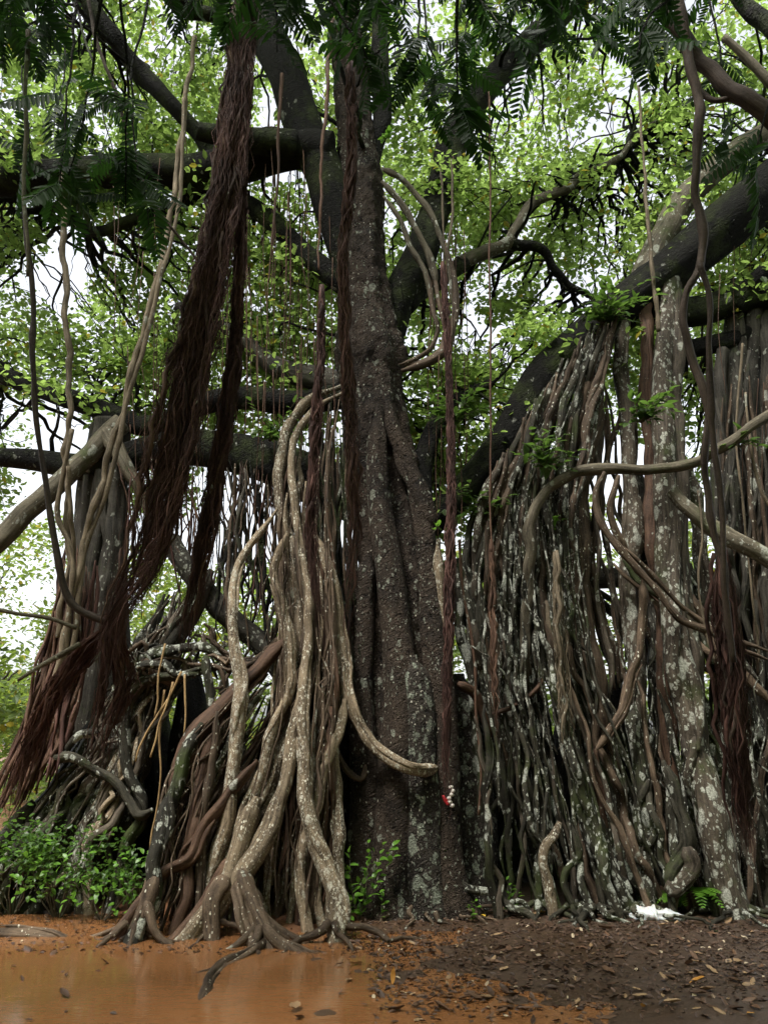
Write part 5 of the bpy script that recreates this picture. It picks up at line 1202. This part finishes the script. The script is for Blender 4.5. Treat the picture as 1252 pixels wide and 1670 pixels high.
for lab, px, py, me, sz in [
    ('orange fallen leaf standing upright on the mud near the puddle', 640, 1606, dry_leaf(M_ORANGE), .10),
    ('orange fallen leaf lying alone at the lower right', 1137, 1611, dry_leaf(M_ORANGE), .11),
    ('tan leaf lying near the right edge above the orange leaf', 1205, 1582, dry_leaf(M_TANLEAF), .11),
    ('long tan fallen leaf near the bottom right', 1095, 1645, dry_leaf(M_TANLEAF), .12),
    ('yellow fallen leaf by the curled surface root right of the trunk', 845, 1497, dry_leaf(M_YELLOW), .11),
    ('larger golden fallen leaf next to the yellow one by the roots', 860, 1499, dry_leaf(M_YELLOW), .13),
    ('small yellow leaf right of the golden leaf at the root foot', 884, 1497, dry_leaf(M_YELLOW), .10),
    ('yellow leaf at the foot of the trunk left of the surface root', 790, 1499, dry_leaf(M_YELLOW), .09),
    ('yellow leaf resting on the left end of the white plastic bag', 1040, 1486, dry_leaf(M_YELLOW), .10),
    ('orange leaf cut by the bottom right corner', 1225, 1666, dry_leaf(M_ORANGE), .10),
    ('small orange leaf near the lower right centre', 1048, 1650, dry_leaf(M_ORANGE), .07),
    ('dark curled leaf floating in the orange puddle', 105, 1625, dry_leaf(M_DRY), .14),
    ('brown leaf floating beside the wet branch in the puddle', 480, 1648, dry_leaf(M_TANLEAF), .13)]:
    Y = gY(py); p = U(px, py, Y)
    o = drop(me, p[0], p[1], sz, lab, 'coloured fallen leaves', lift=.015)
    if 'upright' in lab: o.rotation_euler = (1.2, .2, .3); o.location.z += .03
    if 'plastic bag' in lab: o.location.z = .14
# crumbs and bits of litter nobody could count
P = []
while len(P) < 7000:
    px = random.uniform(-60, 1310) if random.random() < .4 else random.uniform(560, 1310)
    py = random.triangular(1485, 1675, 1500)
    if px < 600 and py > 1556 and random.random() < .95: continue
    p = U(px, py, gY(py)); P.append((p[0], p[1], surf(p[0], p[1]) + .004))
P = np.array(P)
v, f, rn = leaf_cloud(P, .045, .45, 0.0, 2.2)
M_LIT = leaf_mat('leaf_litter', (0.018, 0.011, 0.008), (0.12, 0.068, 0.042), (0.06, 0.03, 0.015), 0.1, 0.55, 0.035, (0.45, 0.36, 0.24))
tag(obj('leaf_litter', mesh('leaf_litter', v, f, M_LIT, None, False, rn)), 'small dead leaf crumbs scattered over the wet soil', None, None, 'stuff')

# wet branch lying in the puddle
t = thing('fallen_branch', 'wet dark branch lying half sunk in the orange puddle', 'branch', (*U(380, 1580, gY(1580))[:2], 0))
def gpt(px, py, z): p = U(px, py, gY(py)); return (p[0], p[1], z)
W3([gpt(430, 1545, .03), gpt(398, 1558, .0), gpt(376, 1564, -.008), gpt(352, 1578, -.012), gpt(337, 1600, -.016), gpt(326, 1622, -.02), gpt(322, 1650, -.05)], .04, .03, M_BROWN, 'stem', t, 12, .02)
W3([gpt(420, 1550, .02), gpt(385, 1566, -.004), gpt(362, 1582, -.012), gpt(345, 1608, -.016), gpt(338, 1630, -.04)], .028, .02, M_BROWN, 'stem', t, 9, .02)
W3([gpt(370, 1572, -.004), gpt(335, 1583, -.006), gpt(300, 1590, -.02)], .018, .01, M_BROWN, 'twig', t, 7, .012)

# white crumpled plastic bag
def plastic():
    m, tt, b, out = nodes_of('plastic_white')
    b.inputs['Base Color'].default_value = (.50, .52, .52, 1); b.inputs['Roughness'].default_value = .28
    b.inputs['Subsurface Weight'].default_value = .15
    tc = tt.nodes.new('ShaderNodeTexCoord'); bp = tt.nodes.new('ShaderNodeBump'); bp.inputs['Strength'].default_value = .5; bp.inputs['Distance'].default_value = .02
    tt.links.new(noise_n(tt, tc.outputs['Object'], 16, 4, .6, 1.2), bp.inputs['Height']); tt.links.new(bp.outputs[0], b.inputs['Normal'])
    return m
pc = np.array(U(1072, 1502, gY(1506))); pc[2] = 0.03
V = []; F = []; n1, n2 = 48, 20
for i in range(n1):
    u = i / (n1 - 1); x = (u - .5) * .50
    prof = (.5 + .5 * math.sin(math.pi * u) ** .5) * (.085 if u < .45 else .055) * (0.25 + .75 * min(1, u * 9, (1 - u) * 7))
    for j in range(n2):
        a = 2 * math.pi * j / n2
        d = 1 + .5 * mnoise.noise((x * 11, math.cos(a) * 1.5, math.sin(a) * 1.5)) + .25 * mnoise.noise((x * 28, math.cos(a) * 3, math.sin(a) * 3 + 5))
        V.append((pc[0] + x, pc[1] + math.cos(a) * prof * 1.2 * d - .10 * (u - .5), max(pc[2] - .02, pc[2] + .03 + math.sin(a) * prof * d)))
for i in range(n1 - 1):
    for j in range(n2):
        F.append((i * n2 + j, i * n2 + (j + 1) % n2, (i + 1) * n2 + (j + 1) % n2, (i + 1) * n2 + j))
tag(obj('plastic_bag', mesh('plastic_bag', np.array(V), np.array(F), plastic(), None, True)), 'crumpled white plastic bag on the soil at the foot of the right roots', 'bag')

# offerings at the trunk: red cloth and white flower string
def flat_mat(name, c, r=.6):
    m, tt, b, out = nodes_of(name); tc = tt.nodes.new('ShaderNodeTexCoord')
    col = mixc(tt, noise_n(tt, tc.outputs['Object'], 40, 3), tuple(x * .7 for x in c), c)
    tt.links.new(col, b.inputs['Base Color']); b.inputs['Roughness'].default_value = r
    return m
V = []; F = []
for i in range(7):
    for j in range(5):
        u, w = i / 6, j / 4
        p = U(722 + 12 * u * .7 + (w - .5) * 7 * (1 - abs(u - .5)), 1297 + 17 * u, 8.22 + .02 * math.sin(9 * w + 4 * u)); V.append(p)
for i in range(6):
    for j in range(4): a = i * 5 + j; F.append((a, a + 1, a + 6, a + 5))
ro = obj('red_cloth', mesh('red_cloth', np.array(V), np.array(F), flat_mat('cloth_red', (.55, .02, .03)), None, True))
sm = ro.modifiers.new('thickness', 'SOLIDIFY'); sm.thickness = .004
tag(ro, 'small red cloth tied to the roots beside the main trunk', 'cloth')
gt = thing('flower_string', 'white string of blossoms hanging next to the red cloth', 'garland', U(737, 1310, 8.25))
MW = flat_mat('petal_white', (.75, .68, .6))
for k in range(6):
    c = U(735 + 3 * math.sin(k * 1.4), 1284 + 6 * k, 8.25); V = []; F = []
    for i in range(7):
        for j in range(8):
            th = math.pi * i / 6; a = 2 * math.pi * j / 8; r = .02 * (1 + .25 * math.cos(4 * a))
            V.append((c[0] + r * math.sin(th) * math.cos(a), c[1] + r * math.sin(th) * math.sin(a), c[2] + .02 * math.cos(th)))
    for i in range(6):
        for j in range(8): F.append((i * 8 + j, i * 8 + (j + 1) % 8, (i + 1) * 8 + (j + 1) % 8, (i + 1) * 8 + j))
    obj('blossom', mesh('blossom', np.array(V), np.array(F), MW, None, True), gt)
